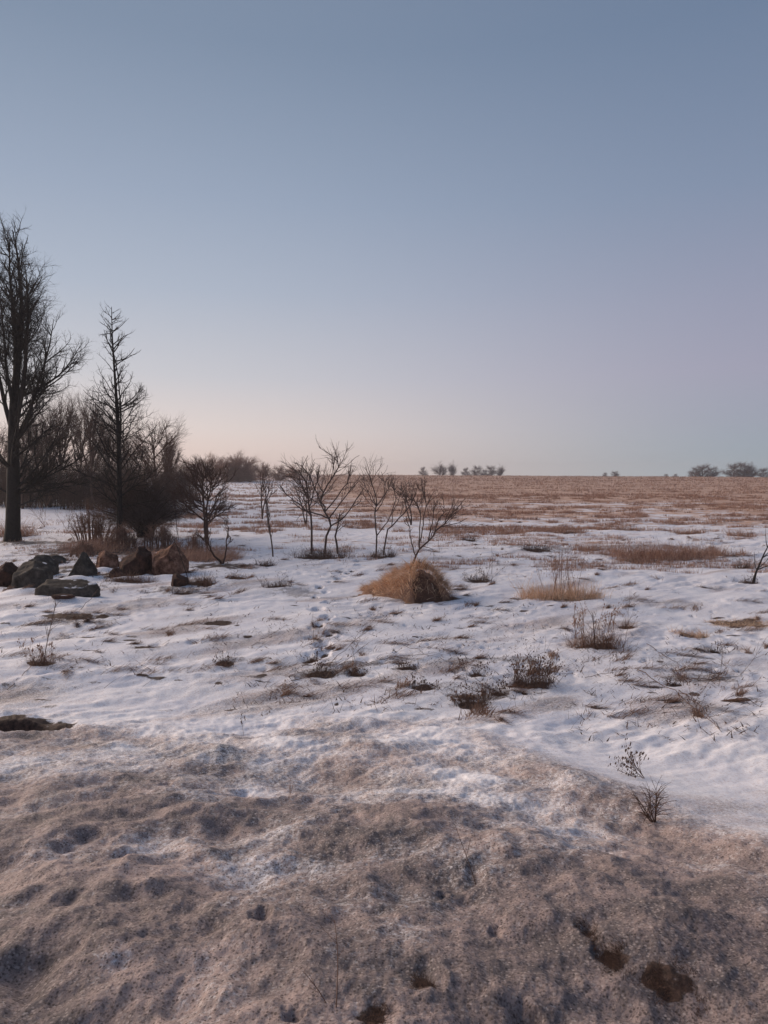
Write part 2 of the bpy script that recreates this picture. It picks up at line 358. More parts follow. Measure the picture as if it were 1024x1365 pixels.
# ------------------------------------------------------------------ list of tufts and weeds (photo x of centre, y of front foot)
# name, px, py, half width px, half depth m, height px, blade count, material, label, category
TUFTS = [
 ('grass_tuft', 755, 801, 62, 0.55, 22, 1500, 'straw', 'wide flat tuft of straw-coloured grass with pale dry weed stalks rising from it', 'grass'),
 ('grass_tuft', 803, 866, 38, 0.32, 26, 900, 'mix', 'reddish brown grass tuft with a dark base and several upright stalks, in open snow', 'grass'),
 ('grass_patch', 1000, 836, 42, 0.45, 5, 1500, 'straw', 'flat golden brown mat of grass at the right edge, pressed into the snow', 'grass'),
 ('grass_tuft', 928, 850, 24, 0.22, 9, 420, 'straw', 'small low orange brown tuft left of the flat golden mat', 'grass'),
 ('grass_tuft', 958, 871, 13, 0.14, 9, 160, 'dark', 'little dark clod of grass below the flat golden mat', 'grass'),
 ('grass_tuft', 718, 918, 32, 0.28, 26, 700, 'dark', 'bushy dark brown weed tuft, tallest dark tuft in the middle right snow', 'grass'),
 ('grass_tuft', 632, 944, 26, 0.20, 18, 380, 'dark', 'ragged dark tuft at the edge of the dirty snow, left of the bushy dark one', 'grass'),
 ('grass_tuft', 566, 920, 24, 0.16, 10, 240, 'dark', 'faint low brown tuft on snow below the straw mound', 'grass'),
 ('grass_tuft', 424, 904, 26, 0.22, 10, 320, 'dark', 'dark brown tuft at the near end of the footprint trail', 'grass'),
 ('grass_tuft', 412, 884, 12, 0.14, 10, 140, 'dark', 'small dark tuft just above the near end of the footprint trail', 'grass'),
 ('grass_tuft', 298, 888, 15, 0.14, 14, 150, 'dark', 'dark sprig of weeds lying alone on the snow left of the footprints', 'grass'),
 ('grass_patch', 290, 834, 27, 0.22, 4, 300, 'dark', 'thin dark brown hollow of flattened grass in the snow left of the footprints', 'grass'),
 ('grass_tuft', 368, 783, 20, 0.25, 12, 320, 'dark', 'dark tuft left of the far footprints, in front of the thin bare sapling', 'grass'),
 ('grass_tuft', 352, 755, 14, 0.3, 9, 220, 'dark', 'small dark tuft at the foot of the thin bare sapling', 'grass'),
 ('grass_tuft', 428, 746, 38, 0.8, 14, 900, 'dark', 'broad dark brown grass ring round the feet of the largest sumac clump', 'grass'),
 ('grass_tuft', 512, 744, 20, 0.6, 11, 400, 'dark', 'dark brown grass at the feet of the twin-stemmed sumac', 'grass'),
 ('grass_tuft', 640, 777, 24, 0.4, 10, 350, 'dark', 'dark flattened tuft on the snow right of the straw mound', 'grass'),
 ('grass_tuft', 628, 722, 13, 0.5, 8, 140, 'dark', 'small dark tuft alone on the snow above and right of the straw mound', 'grass'),
 ('grass_tuft', 48, 888, 20, 0.2, 18, 330, 'mix', 'reddish tuft round the foot of the tall dry stalk at the left edge', 'grass'),
 ('grass_patch', 92, 826, 42, 0.3, 5, 500, 'mix', 'long flat brown grass patch in the snow below the grey slab rock', 'grass'),
 ('grass_patch', 105, 850, 34, 0.12, 5, 200, 'dark', 'thin dark streak of flattened grass above the tall dry stalk tuft', 'grass'),
 ('grass_patch', 190, 864, 24, 0.12, 4, 130, 'dark', 'slanting dark streak of dead stems in the left snow', 'grass'),
 ('grass_tuft', 240, 793, 16, 0.2, 8, 200, 'dark', 'small brown tuft below the large rusty boulder', 'grass'),
 ('grass_tuft', 312, 772, 18, 0.3, 8, 240, 'mix', 'low brown tuft between the rusty boulder and the far footprints', 'grass'),
 ('grass_patch', 250, 748, 60, 1.6, 16, 2600, 'rust', 'rust brown grass carpet under the small gnarled tree right of the boulders', 'grass'),
 ('grass_patch', 110, 738, 48, 2.2, 12, 1700, 'rust', 'rust brown grass carpet between the tallest tree and the boulders', 'grass'),
 ('grass_tuft', 895, 747, 72, 1.2, 18, 2400, 'stub', 'long band of reddish brown grass across the snow in the right middle distance', 'grass'),
 ('grass_tuft', 1000, 778, 16, 0.3, 8, 200, 'dark', 'dark tuft at the right edge round the thin leaning sapling', 'grass'),
 ('grass_tuft', 996, 758, 11, 0.3, 12, 160, 'dark', 'small rounded dark tuft just above the leaning sapling tuft at the right edge', 'grass'),
 ('grass_tuft', 722, 737, 22, 0.7, 10, 300, 'dark', 'dark tuft in the snow left of the long reddish brown grass band', 'grass'),
 ('grass_tuft', 790, 735, 20, 0.7, 12, 300, 'stub', 'pale brown tuft touching the left end of the long reddish brown grass band', 'grass'),
 ('grass_tuft', 8, 716, 26, 1.2, 20, 700, 'rust', 'rusty grass tuft round the trunk foot of the tallest tree', 'grass'),
 ('grass_tuft', 842, 838, 14, 0.2, 14, 160, 'mix', 'small feathery tuft behind the tuft with upright stalks', 'grass'),
 ('grass_tuft', 668, 928, 14, 0.14, 12, 160, 'dark', 'little dark tuft between the bushy dark tuft and the ragged dark tuft', 'grass'),
 ('grass_tuft', 168, 777, 34, 0.2, 13, 600, 'mix', 'brown grass fringe under the dark gap between the rusty boulders', 'grass'),
 ('grass_tuft', 262, 782, 24, 0.4, 13, 520, 'mix', 'brown grass just right of the small stone by the largest rusty boulder', 'grass'),
 ('grass_tuft', 196, 748, 22, 0.5, 16, 500, 'rust', 'reddish grass standing behind the dark gap at the round bush foot', 'grass'),
 ('grass_tuft', 70, 748, 24, 0.5, 9, 350, 'mix', 'low brown grass among the grey stones, behind the flat mossy one', 'grass'),
 ('grass_tuft', 860, 752, 34, 0.7, 10, 500, 'stub', 'low brown grass in front of the long reddish brown band', 'grass'),
 ('grass_tuft', 940, 741, 36, 0.8, 13, 700, 'stub', 'brown grass clump on the right end of the long reddish brown band', 'grass'),
 ('grass_tuft', 682, 712, 20, 0.9, 8, 300, 'stub', 'small stubble tuft in the snow, farthest left of the scattered tufts on the open field', 'grass'),
 ('grass_tuft', 765, 712, 26, 1.0, 9, 420, 'stub', 'low stubble tuft on the open field above the pale weed stalks', 'grass'),
 ('grass_tuft', 846, 708, 28, 1.0, 8, 420, 'stub', 'low stubble tuft above the left half of the long reddish brown band', 'grass'),
 ('grass_tuft', 925, 712, 26, 1.0, 9, 420, 'stub', 'low stubble tuft above the right half of the long reddish brown band', 'grass'),
 ('grass_tuft', 1000, 716, 20, 1.0, 9, 360, 'stub', 'low stubble tuft on the open field near the right edge', 'grass'),
 ('grass_tuft', 980, 742, 24, 0.7, 10, 380, 'stub', 'brown tuft between the long reddish band and the thin leaning sapling', 'grass'),
 ('grass_tuft', 540, 893, 20, 0.14, 9, 240, 'dark', 'small dark tuft on snow midway between the footprints and the ragged dark tuft', 'grass'),
 ('grass_tuft', 478, 902, 16, 0.12, 9, 200, 'dark', 'small dark tuft just right of the near end of the footprint trail', 'grass'),
 ('grass_tuft', 905, 915, 16, 0.12, 7, 160, 'dark', 'small dark tuft beside the straight dark stem on the right', 'grass'),
 ('grass_tuft', 567, 1318, 17, 0.055, 26, 900, 'near', 'rounded dark brown mat of dead grass in the nearest dirty snow, bottom centre', 'grass'),
 ('grass_patch', 790, 1256, 16, 0.07, 8, 1100, 'near', 'dark matted grass showing through the near dirty snow right of the rounded dark clump', 'grass'),
 ('grass_patch', 828, 1292, 20, 0.06, 8, 1100, 'near', 'lower dark matted grass patch, just below the other one in the near dirty snow', 'grass'),
 ('grass_patch', 905, 1338, 30, 0.09, 8, 2200, 'near', 'largest dark matted grass patch near the bottom right corner', 'grass'),
 ('grass_patch', 498, 1356, 20, 0.05, 8, 900, 'near', 'dark matted grass patch at the bottom edge left of the rounded dark clump', 'grass'),
 ('grass_tuft', 638, 902, 16, 0.14, 13, 130, 'dark', 'sparse grey weed tuft in the snow behind the ragged dark tuft', 'grass'),
]
for t in TUFTS:
    flat = t[0] == 'grass_patch'
    p = at(t[1], t[2]); d = float(np.hypot(*p)); w = t[3] * d / F
    c = (p[0], p[1] + t[4] * 0.9)
    SOIL_AND_SHADE.append((c[0], c[1], w * (1.0 if flat else 0.92), t[4] * (1.05 if flat else 0.95), .72 if t[7] == 'near' else 1.0))
    if t[7] != 'near': PITS.append((c[0], c[1], w * 0.9, t[4] * 0.9, 0.03))
soil_and_shade(590, 800, 30, 0.4); soil_and_shade(160, 752, 50, 0.9); soil_and_shade(25, 765, 50, 0.5)
soil_and_shade(40, 724, 120, 1.2, .62); soil_and_shade(300, 755, 60, 1.2, .7); soil_and_shade(160, 735, 150, 2.2, .7); soil_and_shade(60, 760, 80, 1.2, .66); soil_and_shade(170, 765, 60, .7, .72); soil_and_shade(700, 880, 60, .3, .5); soil_and_shade(620, 880, 50, .3, .45); soil_and_shade(930, 905, 60, .35, .5); soil_and_shade(330, 880, 50, .25, .45); soil_and_shade(470, 885, 60, .3, .55); soil_and_shade(640, 930, 60, .2, .6); soil_and_shade(90, 830, 70, .6, .5); soil_and_shade(240, 785, 60, .7, .55); soil_and_shade(395, 790, 40, .9, .5); soil_and_shade(900, 742, 110, 1.8, .6); soil_and_shade(840, 728, 130, 1.5, .5); soil_and_shade(720, 728, 70, 2.5, .5); soil_and_shade(430, 895, 70, .35, .55); soil_and_shade(600, 915, 110, .3, .45); soil_and_shade(885, 880, 60, .4, .4); soil_and_shade(550, 880, 60, .3, .4); SOIL_AND_SHADE.append((float(pw[0]) - .1, float(pw[1]) + .2, .72, .34, 1.15))  # last entry: cavity shade of the left pit, painted as near-black ground

def soil_and_shade_mask(x, y):
    m = np.zeros(np.shape(x))
    sel = (np.hypot(x, y) < 60) & (y > 0)
    xs = x[sel]; ys = y[sel]; o = np.zeros(xs.shape)
    for (cx, cy, rx, ry, s) in SOIL_AND_SHADE:
        k = (np.abs(xs - cx) < 1.8 * rx) & (np.abs(ys - cy) < 1.8 * ry)
        if not k.any(): continue
        xk = xs[k]; yk = ys[k]
        q = np.hypot((xk - cx) / rx, (yk - cy) / ry) + 0.6 * fbm(xk, yk, 0.4, 3, 31) + .08 + (0.9 * fbm(xk, yk, .09, 3, 33) * (1 - sm(4, 7, yk)) + .35 * fbm(xk, yk, .16, 2, 34))
        o[k] = np.maximum(o[k], s * (1 - sm(0.55, 1.15, q)))
    m[sel] = o
    return m

def build_ground():
    rb = np.random.default_rng(44)
    for _ in range(150):
        p = at(rb.uniform(0, 1024), rb.uniform(775, 950)); SOIL_AND_SHADE.append((p[0], p[1], rb.uniform(.05, .26), rb.uniform(.03, .12), rb.uniform(.4, .8)))
    fr = np.arange(-40, 40.001, 0.092) * math.pi / 180
    back = np.arange(45, 316, 5.0) * math.pi / 180
    th = np.concatenate([fr, back]); nth = len(th)
    rs = [0.25]
    while rs[-1] < 60: rs.append(rs[-1] * (1.03 if rs[-1] < 1.3 else 1.0043))
    while rs[-1] < 420: rs.append(rs[-1] * 1.011)
    while rs[-1] < 9000: rs.append(rs[-1] * 1.2)
    rs = np.array(rs); nr = len(rs)
    R, T = np.meshgrid(rs, th, indexing='ij')
    X = R * np.sin(T); Y = R * np.cos(T)
    x = X.ravel(); y = Y.ravel()
    z = ground(x, y)
    sel = (np.hypot(x, y) < 12)
    ib = in_bank(x[sel], y[sel], 2.0); z[sel] += (0.25 + ib) * 0.016 * fbm(x[sel], y[sel], 0.13, 4, 41) + ib * 0.010 * np.abs(pn(x[sel] / .045, y[sel] / .045, 43)) * sm(-.2, .3, pn(x[sel] / .5, y[sel] / .5, 44))
    V = np.stack([x, y, z], 1)
    idx = np.arange(nr * nth).reshape(nr, nth)
    a = idx[:-1, :]; b = np.roll(a, -1, 1); c = idx[1:, :]; d = np.roll(c, -1, 1)
    Q = np.stack([a, c, d, b], -1).reshape(-1, 4)
    # close the middle with a ring of quads to a centre point pair
    cen = len(V); V = np.vstack([V, [[0, 0, float(ground(np.array([0.]), np.array([0.]))[0])]]])
    me = bpy.data.meshes.new('snowy_ground')
    tri = np.stack([idx[0, :], np.roll(idx[0, :], -1), np.full(nth, cen)], 1)
    loops = np.concatenate([Q.ravel(), tri.ravel()]).astype(np.int32)
    tot = np.concatenate([np.full(len(Q), 4), np.full(len(tri), 3)]).astype(np.int32)
    st = np.concatenate([[0], np.cumsum(tot)[:-1]]).astype(np.int32)
    me.vertices.add(len(V)); me.vertices.foreach_set('co', V.astype(np.float32).ravel())
    me.loops.add(len(loops)); me.loops.foreach_set('vertex_index', loops)
    me.polygons.add(len(tot)); me.polygons.foreach_set('loop_start', st); me.polygons.foreach_set('loop_total', tot)
    me.update(calc_edges=True)
    me.polygons.foreach_set('use_smooth', np.ones(len(tot), bool))
    r = np.hypot(x, y)
    dirt = in_bank(x, y, 3.2)
    far_ = sm(2.0, 8.8, y)          # cleaner towards the field
    big = fbm(x, y, 1.3, 3, 51)
    dirt = dirt * np.clip(1.0 - 0.92 * sm(1.9, 9.8, y) ** .8 + 0.85 * big + 0.35 * fbm(x, y, .4, 2, 57), 0.45 * (1 - sm(2.6, 6.2, y)), 1.0)
    dirt = np.maximum(dirt, 0.40 * np.exp(-((seg_dist(x, y, CREST) + .12 * pn(x / .3, y / .3, 58)) / 0.3) ** 2))
    uu_ = x * 0.8 + y * 0.6; vv_ = -x * 0.6 + y * 0.8
    dirt = np.maximum(dirt, (0.42 * sm(.05, .55, fbm(uu_ / 3.2, vv_ / 1.1, 1, 3, 66)) + .10 * sm(-.1, .5, fbm(x, y, 2.5, 2, 67))) * (1 - sm(24, 40, y)))
    dirt = dirt + 0.22 * (1 - sm(1.6, 3.6, y - .25 * np.abs(x))) * sm(-.35, .45, fbm(x, y, .7, 2, 68)) + .25 * sm(.5, 2.2, x) * (1 - sm(2.5, 3.6, y))
    dirt = np.where(y < 0, 0.7, dirt)
    for (px, py, s, k) in [(40, 985, .5, .9), (15, 930, .6, .6), (567, 1295, .10, 1.0), (790, 1250, .12, 1), (900, 1325, .22, 1.4), (810, 1275, .12, 1.2), (500, 1350, .12, 1), (900, 1200, .5, .7), (1000, 1300, .4, .8),
                        (660, 1180, .3, .8), (110, 1115, .3, .8), (230, 1330, .25, .75), (30, 1290, .3, .7)]:
        p = at(px, py); dirt = np.maximum(dirt, k * np.exp(-((x - p[0]) ** 2 + (y - p[1]) ** 2) / s ** 2))
    for (px, py, s, k) in [(150, 1280, .10, .45), (540, 1240, .14, .4), (820, 1000, .8, .6)]:
        p = at(px, py); dirt = dirt * (1 - k * np.exp(-((x - p[0]) ** 2 + (y - p[1]) ** 2) / s ** 2))
    so = soil_and_shade_mask(x, y)
    for (px_, py_, rx, ry, dp) in PITS[:20]:  # earth showing in the deepest pits
        if dp < .055: continue
        q = np.hypot((x - px_) / rx, (y - py_) / ry); so = np.maximum(so, 0.75 * (1 - sm(0.6, 1.2, q)) * (dp > .055))
    # straw cover of the stubble field
    yy = y + 0.06 * x
    straw = 0.32 * sm(24, 34, yy) + 0.22 * sm(34, 62, yy) + 0.14 * sm(60, 100, yy) + 0.30 * sm(110, 205, yy)
    straw = straw * (.35 + .65 * sm(-12, 3, x + 0.05 * y)) + sm(75, 120, yy) * 0.1
    straw = np.where(y < 0, 0, straw)
    for nm, arr in (('dirt', dirt), ('soil_and_shade', so), ('straw', straw)):
        at_ = me.attributes.new(nm, 'FLOAT', 'POINT'); arr = np.append(arr, arr[0]).astype(np.float32); at_.data.foreach_set('value', arr)
    m, N, L, b = mat_base('snow_and_earth', 0.75, 0.25)
    tc = N.new('ShaderNodeTexCoord')
    def attr(n): a = N.new('ShaderNodeAttribute'); a.attribute_name = n; return a.outputs['Fac']
    def noise(scale, detail=4, rough=0.6, vec=None, sc3=None):
        n = N.new('ShaderNodeTexNoise'); n.inputs['Scale'].default_value = scale; n.inputs['Detail'].default_value = detail; n.inputs['Roughness'].default_value = rough
        if sc3:
            mp = N.new('ShaderNodeMapping'); mp.inputs['Scale'].default_value = sc3; mp.inputs['Rotation'].default_value = (0, 0, 0.06)
            L.new(tc.outputs['Object'], mp.inputs['Vector']); L.new(mp.outputs[0], n.inputs['Vector'])
        else: L.new(tc.outputs['Object'], n.inputs['Vector'])
        return n.outputs['Fac']
    def mth(op, a, b_=None, clamp=False):
        n = N.new('ShaderNodeMath'); n.operation = op; n.use_clamp = clamp
        for i, v in enumerate((a, b_)):
            if v is None: continue
            if isinstance(v, (int, float)): n.inputs[i].default_value = v
            else: L.new(v, n.inputs[i])
        return n.outputs[0]
    def rng_(v, a, b_, lo=0.0, hi=1.0):
        n = N.new('ShaderNodeMapRange'); n.inputs['From Min'].default_value = a; n.inputs['From Max'].default_value = b_
        n.inputs['To Min'].default_value = lo; n.inputs['To Max'].default_value = hi; L.new(v, n.inputs['Value']); return n.outputs[0]
    def mix(f, a, b_):
        n = N.new('ShaderNodeMix'); n.data_type = 'RGBA'; L.new(f, n.inputs['Factor'])
        for k_, v in (('A', a), ('B', b_)):
            if isinstance(v, tuple): n.inputs[k_].default_value = v
            else: L.new(v, n.inputs[k_])
        return n.outputs['Result']
    snow = mix(rng_(noise(0.9, 4), .3, .7), (0.78, 0.78, 0.84, 1), (0.90, 0.885, 0.90, 1))
    dA = attr('dirt')
    fine = noise(38, 7, 0.78); mid = noise(9, 5, 0.65); sp = noise(95, 3, 0.6)
    # dirt film: thickness varies, with dark grit in it
    df = rng_(mth('ADD', mth('MULTIPLY', dA, 1.25), mth('MULTIPLY', mth('SUBTRACT', fine, 0.5), 4.2)), 0.0, 0.95)
    dirtcol = mix(rng_(mth('SUBTRACT', mth('ADD', mth('ADD', mth('MULTIPLY', mid, .6), mth('MULTIPLY', noise(2.2, 5, .65), .5)), mth('MULTIPLY', noise(.8, 3, .6), .7)), mth('MULTIPLY', dA, .17)), .63, .93), (0.075, 0.046, 0.041, 1), (0.46, 0.325, 0.285, 1))
    col = mix(mth('MULTIPLY', df, 0.88), snow, dirtcol)
    vo = N.new('ShaderNodeTexVoronoi'); vo.inputs['Scale'].default_value = 75; L.new(tc.outputs['Object'], vo.inputs['Vector'])
    vs = N.new('ShaderNodeSeparateColor'); L.new(vo.outputs['Color'], vs.inputs[0])
    big_ = mth('MULTIPLY', rng_(vo.outputs['Distance'], .45, .30), rng_(mth('ADD', vs.outputs[0], mth('MULTIPLY', mid, .9)), .95, 1.0))
    ice = mth('MULTIPLY', rng_(vo.outputs['Distance'], .5, .3), rng_(mth('ADD', vs.outputs[1], mth('MULTIPLY', mth('SUBTRACT', 1.0, mid), .8)), 1.02, 1.06))
    grit = mth('MAXIMUM', mth('MULTIPLY', rng_(mth('ADD', sp, mth('MULTIPLY', dA, 0.10)), 0.60, 0.74), .75), big_)
    grit = mth('MULTIPLY', grit, rng_(dA, 0.05, 0.4))
    col = mix(mth('MULTIPLY', grit, 0.7), col, (0.035, 0.024, 0.02, 1))
    col = mix(mth('MULTIPLY', mth('MULTIPLY', ice, 0.5), rng_(dA, .15, .5)), col, (0.60, 0.51, 0.48, 1))
    # sparse specks on the clean snow
    s2 = rng_(noise(14, 4, 0.7), 0.70, 0.73)
    col = mix(mth('MULTIPLY', s2, 0.7), col, (0.10, 0.065, 0.05, 1))
    # stubble straw: long streaks across the slope
    stA = attr('straw')
    n1 = noise(1.0, 6, 0.7, sc3=(0.16, 0.42, 1)); n2 = noise(1.0, 5, 0.75, sc3=(1.1, 1.7, 1)); n3 = noise(1.0, 4, 0.6, sc3=(0.035, 0.11, 1))
    nn = mth('ADD', mth('ADD', mth('MULTIPLY', n1, 0.45), mth('MULTIPLY', n2, 0.35)), mth('MULTIPLY', n3, 0.2))
    sf = rng_(mth('ADD', nn, mth('MULTIPLY', stA, 0.42)), 0.66, 0.72)
    scol = mix(rng_(noise(0.6, 5, .7), .35, .65), (0.32, 0.18, 0.13, 1), (0.68, 0.455, 0.33, 1))
    col = mix(mth('MULTIPLY', sf, rng_(stA, 0.02, 0.1)), col, scol)
    so_ = attr('soil_and_shade'); sc2 = mix(rng_(noise(25, 5, .7), .35, .7), (0.025, 0.015, 0.012, 1), (0.12, 0.07, 0.052, 1))
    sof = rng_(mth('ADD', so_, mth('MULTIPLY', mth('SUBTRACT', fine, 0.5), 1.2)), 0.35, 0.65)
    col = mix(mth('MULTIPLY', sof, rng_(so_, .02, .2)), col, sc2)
    L.new(col, b.inputs['Base Color'])
    hgt = mth('ADD', mth('MULTIPLY', fine, 0.6), mth('MULTIPLY', sp, 0.25))
    hgt = mth('ADD', hgt, mth('MULTIPLY', mid, 0.8))
    bp = N.new('ShaderNodeBump'); bp.inputs['Distance'].default_value = 0.02
    L.new(rng_(dA, 0, .5, 0.35, 1.0), bp.inputs['Strength']); L.new(hgt, bp.inputs['Height']); L.new(bp.outputs[0], b.inputs['Normal'])
    me.materials.append(m)
    o = link(bpy.data.objects.new('ground', me)); o['kind'] = 'structure'
    o['label'] = 'snow covered ground with dirty bank in front and stubble field rising behind'
build_ground()

# ------------------------------------------------------------------ stubble (uncountable)
def stubble():
    rng = np.random.default_rng(3); A = Acc()
    # rows run nearly across the view; nearer part drawn as blades, the far part denser and coarser
    for (y0, y1, n, h0, h1, w, thr, nb) in [(22, 42, 7500, .06, .24, .014, .24, 7), (38, 90, 30000, .10, .30, .026, .12, 5), (80, 175, 24000, .15, .34, .05, .06, 3), (165, 255, 17000, .15, .4, .11, -.2, 2)]:
        r = rng.uniform(y0, y1, n * 3); xx = rng.uniform(-0.62, 0.66, n * 3) * r
        r = np.round((r + 0.06 * xx) / 0.76) * 0.76 - 0.06 * xx + rng.normal(0, 0.07, len(r))
        m = .6 * fbm(xx * 0.45, r * 1.3, 6.0, 2, 61) + .8 * fbm(xx * .7, r, 1.8, 2, 62) > thr
        m &= (xx + 0.12 * r > -12 + rng.normal(0, 3, len(r))) | (r > 80)
        xx = xx[m][:n]; r = r[m][:n]
        k = np.repeat(np.arange(len(xx)), nb)
        bx = xx[k] + rng.normal(0, .09, len(k)); by = r[k] + rng.normal(0, .05, len(k))
        base = np.stack([bx, by, ground0(bx, by) - 0.02], 1)
        V, Q, T = blades(base, rng.uniform(0, 6.28, len(k)), np.abs(rng.normal(0.25, .35, len(k))), rng.uniform(h0, h1, len(k)), np.full(len(k), w), 0.9, 3, rng)
        A.add(V, Q, T)
    o = A.obj('field_stubble', M_stubble); tag(o, 'reddish brown crop stubble poking through the snow of the rising field', 'stubble', kind='stuff')
stubble()
def litter():
    rng = np.random.default_rng(8); A = Acc()
    pts = []
    for (x0, x1, y0, y1, n) in [(60, 330, 690, 790, 700), (0, 130, 700, 760, 300), (560, 1024, 700, 760, 700), (330, 560, 700, 760, 150)]:
        for _ in range(n): pts.append(at(rng.uniform(x0, x1), rng.uniform(y0, y1)))
    for (x0, x1, y0, y1, n) in [(0, 1024, 690, 770, 300), (280, 720, 800, 950, 420), (760, 1024, 860, 990, 170), (0, 300, 780, 900, 120), (560, 960, 780, 900, 120)]:
        for _ in range(n):
            pts.append(at(rng.uniform(x0, x1), rng.uniform(y0, y1)))
    pts = np.array(pts); k = np.repeat(np.arange(len(pts)), 4)
    bx = pts[k, 0] + rng.normal(0, .05, len(k)); by = pts[k, 1] + rng.normal(0, .06, len(k))
    base = np.stack([bx, by, ground(bx, by) + 0.004], 1)
    V, Q, T = blades(base, rng.uniform(0, 6.28, len(k)), rng.uniform(0.7, 1.5, len(k)), rng.uniform(.03, .14, len(k)), rng.uniform(.006, .022, len(k)), 0.5, 3, rng)
    A.add(V, Q, T)
    q2 = []
    for (x0, x1, y0, y1, n) in [(300, 720, 830, 950, 260), (640, 1024, 870, 980, 130), (0, 300, 790, 920, 110), (60, 330, 700, 790, 160), (560, 1024, 760, 860, 80), (350, 560, 745, 830, 60)]:
        for _ in range(n): q2.append(at(rng.uniform(x0, x1), rng.uniform(y0, y1)))
    q2 = np.array(q2); base = np.stack([q2[:, 0], q2[:, 1], ground(q2[:, 0], q2[:, 1]) + .01], 1); n = len(q2)
    V, Q, T = blades(base, rng.normal(1.2, 1.1, n), rng.uniform(1.0, 1.5, n), rng.uniform(.12, .5, n), rng.uniform(.004, .009, n), 0.35, 5, rng); A.add(V, Q, T)
    o = A.obj('plant_litter', M_weed); tag(o, 'dark bits of dead stems and leaves scattered on the snow', 'plant litter', kind='stuff')
litter()

def matted():
    rng = np.random.default_rng(18); A = Acc()
    for (x0, x1, y0, y1, n) in [(0, 330, 700, 790, 90), (0, 300, 790, 900, 50), (330, 620, 745, 930, 75), (600, 1024, 755, 960, 100), (560, 1024, 695, 760, 90)]:
        for _ in range(n):
            c = at(rng.uniform(x0, x1), rng.uniform(y0, y1)); k = rng.integers(30, 150); L0 = rng.uniform(.08, .45); hd = rng.normal(1.35, .8)
            t = rng.normal(0, .5, k) * L0; w = rng.normal(0, .14, k) * L0; bx = c[0] + t * math.sin(hd) + w * math.cos(hd); by = c[1] + t * math.cos(hd) - w * math.sin(hd)
            base = np.stack([bx, by, ground(bx, by) + .004], 1)
            V, Q, T = blades(base, hd + rng.normal(0, .45, k), rng.uniform(1.0, 1.55, k), rng.uniform(.07, .26, k), rng.uniform(.004, .010, k) + .0002 * c[1], .3, 4, rng)
            A.add(V, Q, T * .6 + rng.uniform(0, .4))
    o = A.obj('matted_grass', M_strawdark); tag(o, 'wisps of flattened brown grass melting out of the snow', 'dead grass', kind='stuff')
matted()

# ------------------------------------------------------------------ trees
def L_(k, p=0): return lambda t, pl: k * pl * (1 - p * t)
def big_tree():
    rng = np.random.default_rng(21)
    H = 15.6; x, y = at(17, 721); loc = on(x, y); D = math.hypot(x, y); s = D / F
    root = empty('bare_tree', (loc[0], loc[1], loc[2] - 0.05), 'tallest bare tree with thick dark trunk and upswept limbs at the left edge', 'tree')
    tr = path(np.zeros((1, 3)), np.array([[0, 0, 1.0]]), np.array([7.3]), 14, .02, .03, rng)
    trr = np.interp(np.linspace(0, 1, 14), [0, .06, .3, 1], [.42, .34, .30, .20])[None, :]
    A = Acc(); A.add(*tubes(tr, trr, 12), 0.3); A.obj('trunk', M_bark, root, True)
    # codominant leaders
    lead_d = np.array([[.16, 0, 1], [.02, .08, 1], [.36, -.1, 1], [-.3, .05, 1], [.28, .25, 1], [-.05, -.3, 1]]); n = len(lead_d)
    st = tr[0, [13, 13, 9, 9, 8, 11]]
    Ld = path(st, lead_d, np.array([7.4, 7.1, 7.6, 6.9, 6.6, 5.3]), 12, .04, .05, rng); Lr = np.array([.17, .15, .14, .12, .11, .10])[:, None] * np.linspace(1, .12, 12)[None]
    # long lower limbs
    m = 15; ti = rng.integers(4, 13, m); azs = np.concatenate([rng.uniform(.9, 2.2, 8), rng.uniform(0, 6.28, m - 8)]); el = rng.uniform(.75, 1.25, m)
    d = np.stack([np.sin(el) * np.sin(azs), np.sin(el) * np.cos(azs), np.cos(el)], 1)
    Lm = path(tr[0, ti], d, rng.uniform(3.0, 4.6, m), 12, .07, .05, rng); Lmr = rng.uniform(.05, .08, m)[:, None] * np.linspace(1, .15, 12)[None]
    # low dipping branches
    d2 = np.array([[1, .1, .25], [.9, -.2, .1], [-1, .2, .2], [1, .3, -.1]]); lo = path(tr[0, [4, 3, 4, 5]], d2, np.array([3.9, 2.6, 3., 3.6]), 12, .06, .03, rng); lor = np.full((4, 1), .05) * np.linspace(1, .15, 12)[None]
    P1 = np.concatenate([Ld, Lm, lo]); R1 = np.concatenate([Lr, Lmr, lor])
    A = Acc(); A.add(*tubes(P1, R1, 7), 0.35)
    P2, R2 = grow(P1, R1, 420, .12, .98, .62, lambda t, pl: .38 * pl * (1 - .5 * t), 8, .12, .10, .03, rng)
    P3, R3 = grow(P2, R2, 2600, .1, 1, .7, lambda t, pl: .5 * pl * (1 - .4 * t), 6, .16, .06, .018, rng)
    P4, R4 = grow(P3, R3, 10000, .15, 1, .75, lambda t, pl: np.maximum(.6 * pl, .25), 4, .2, .04, .012, rng, taper=.6)
    for P, R, k in ((P2, R2, 5), (P3, R3, 4), (P4, R4, 3)): A.add(*tubes(P, R, k), 0.5)
    A.obj('crown', M_bark, root)
big_tree()

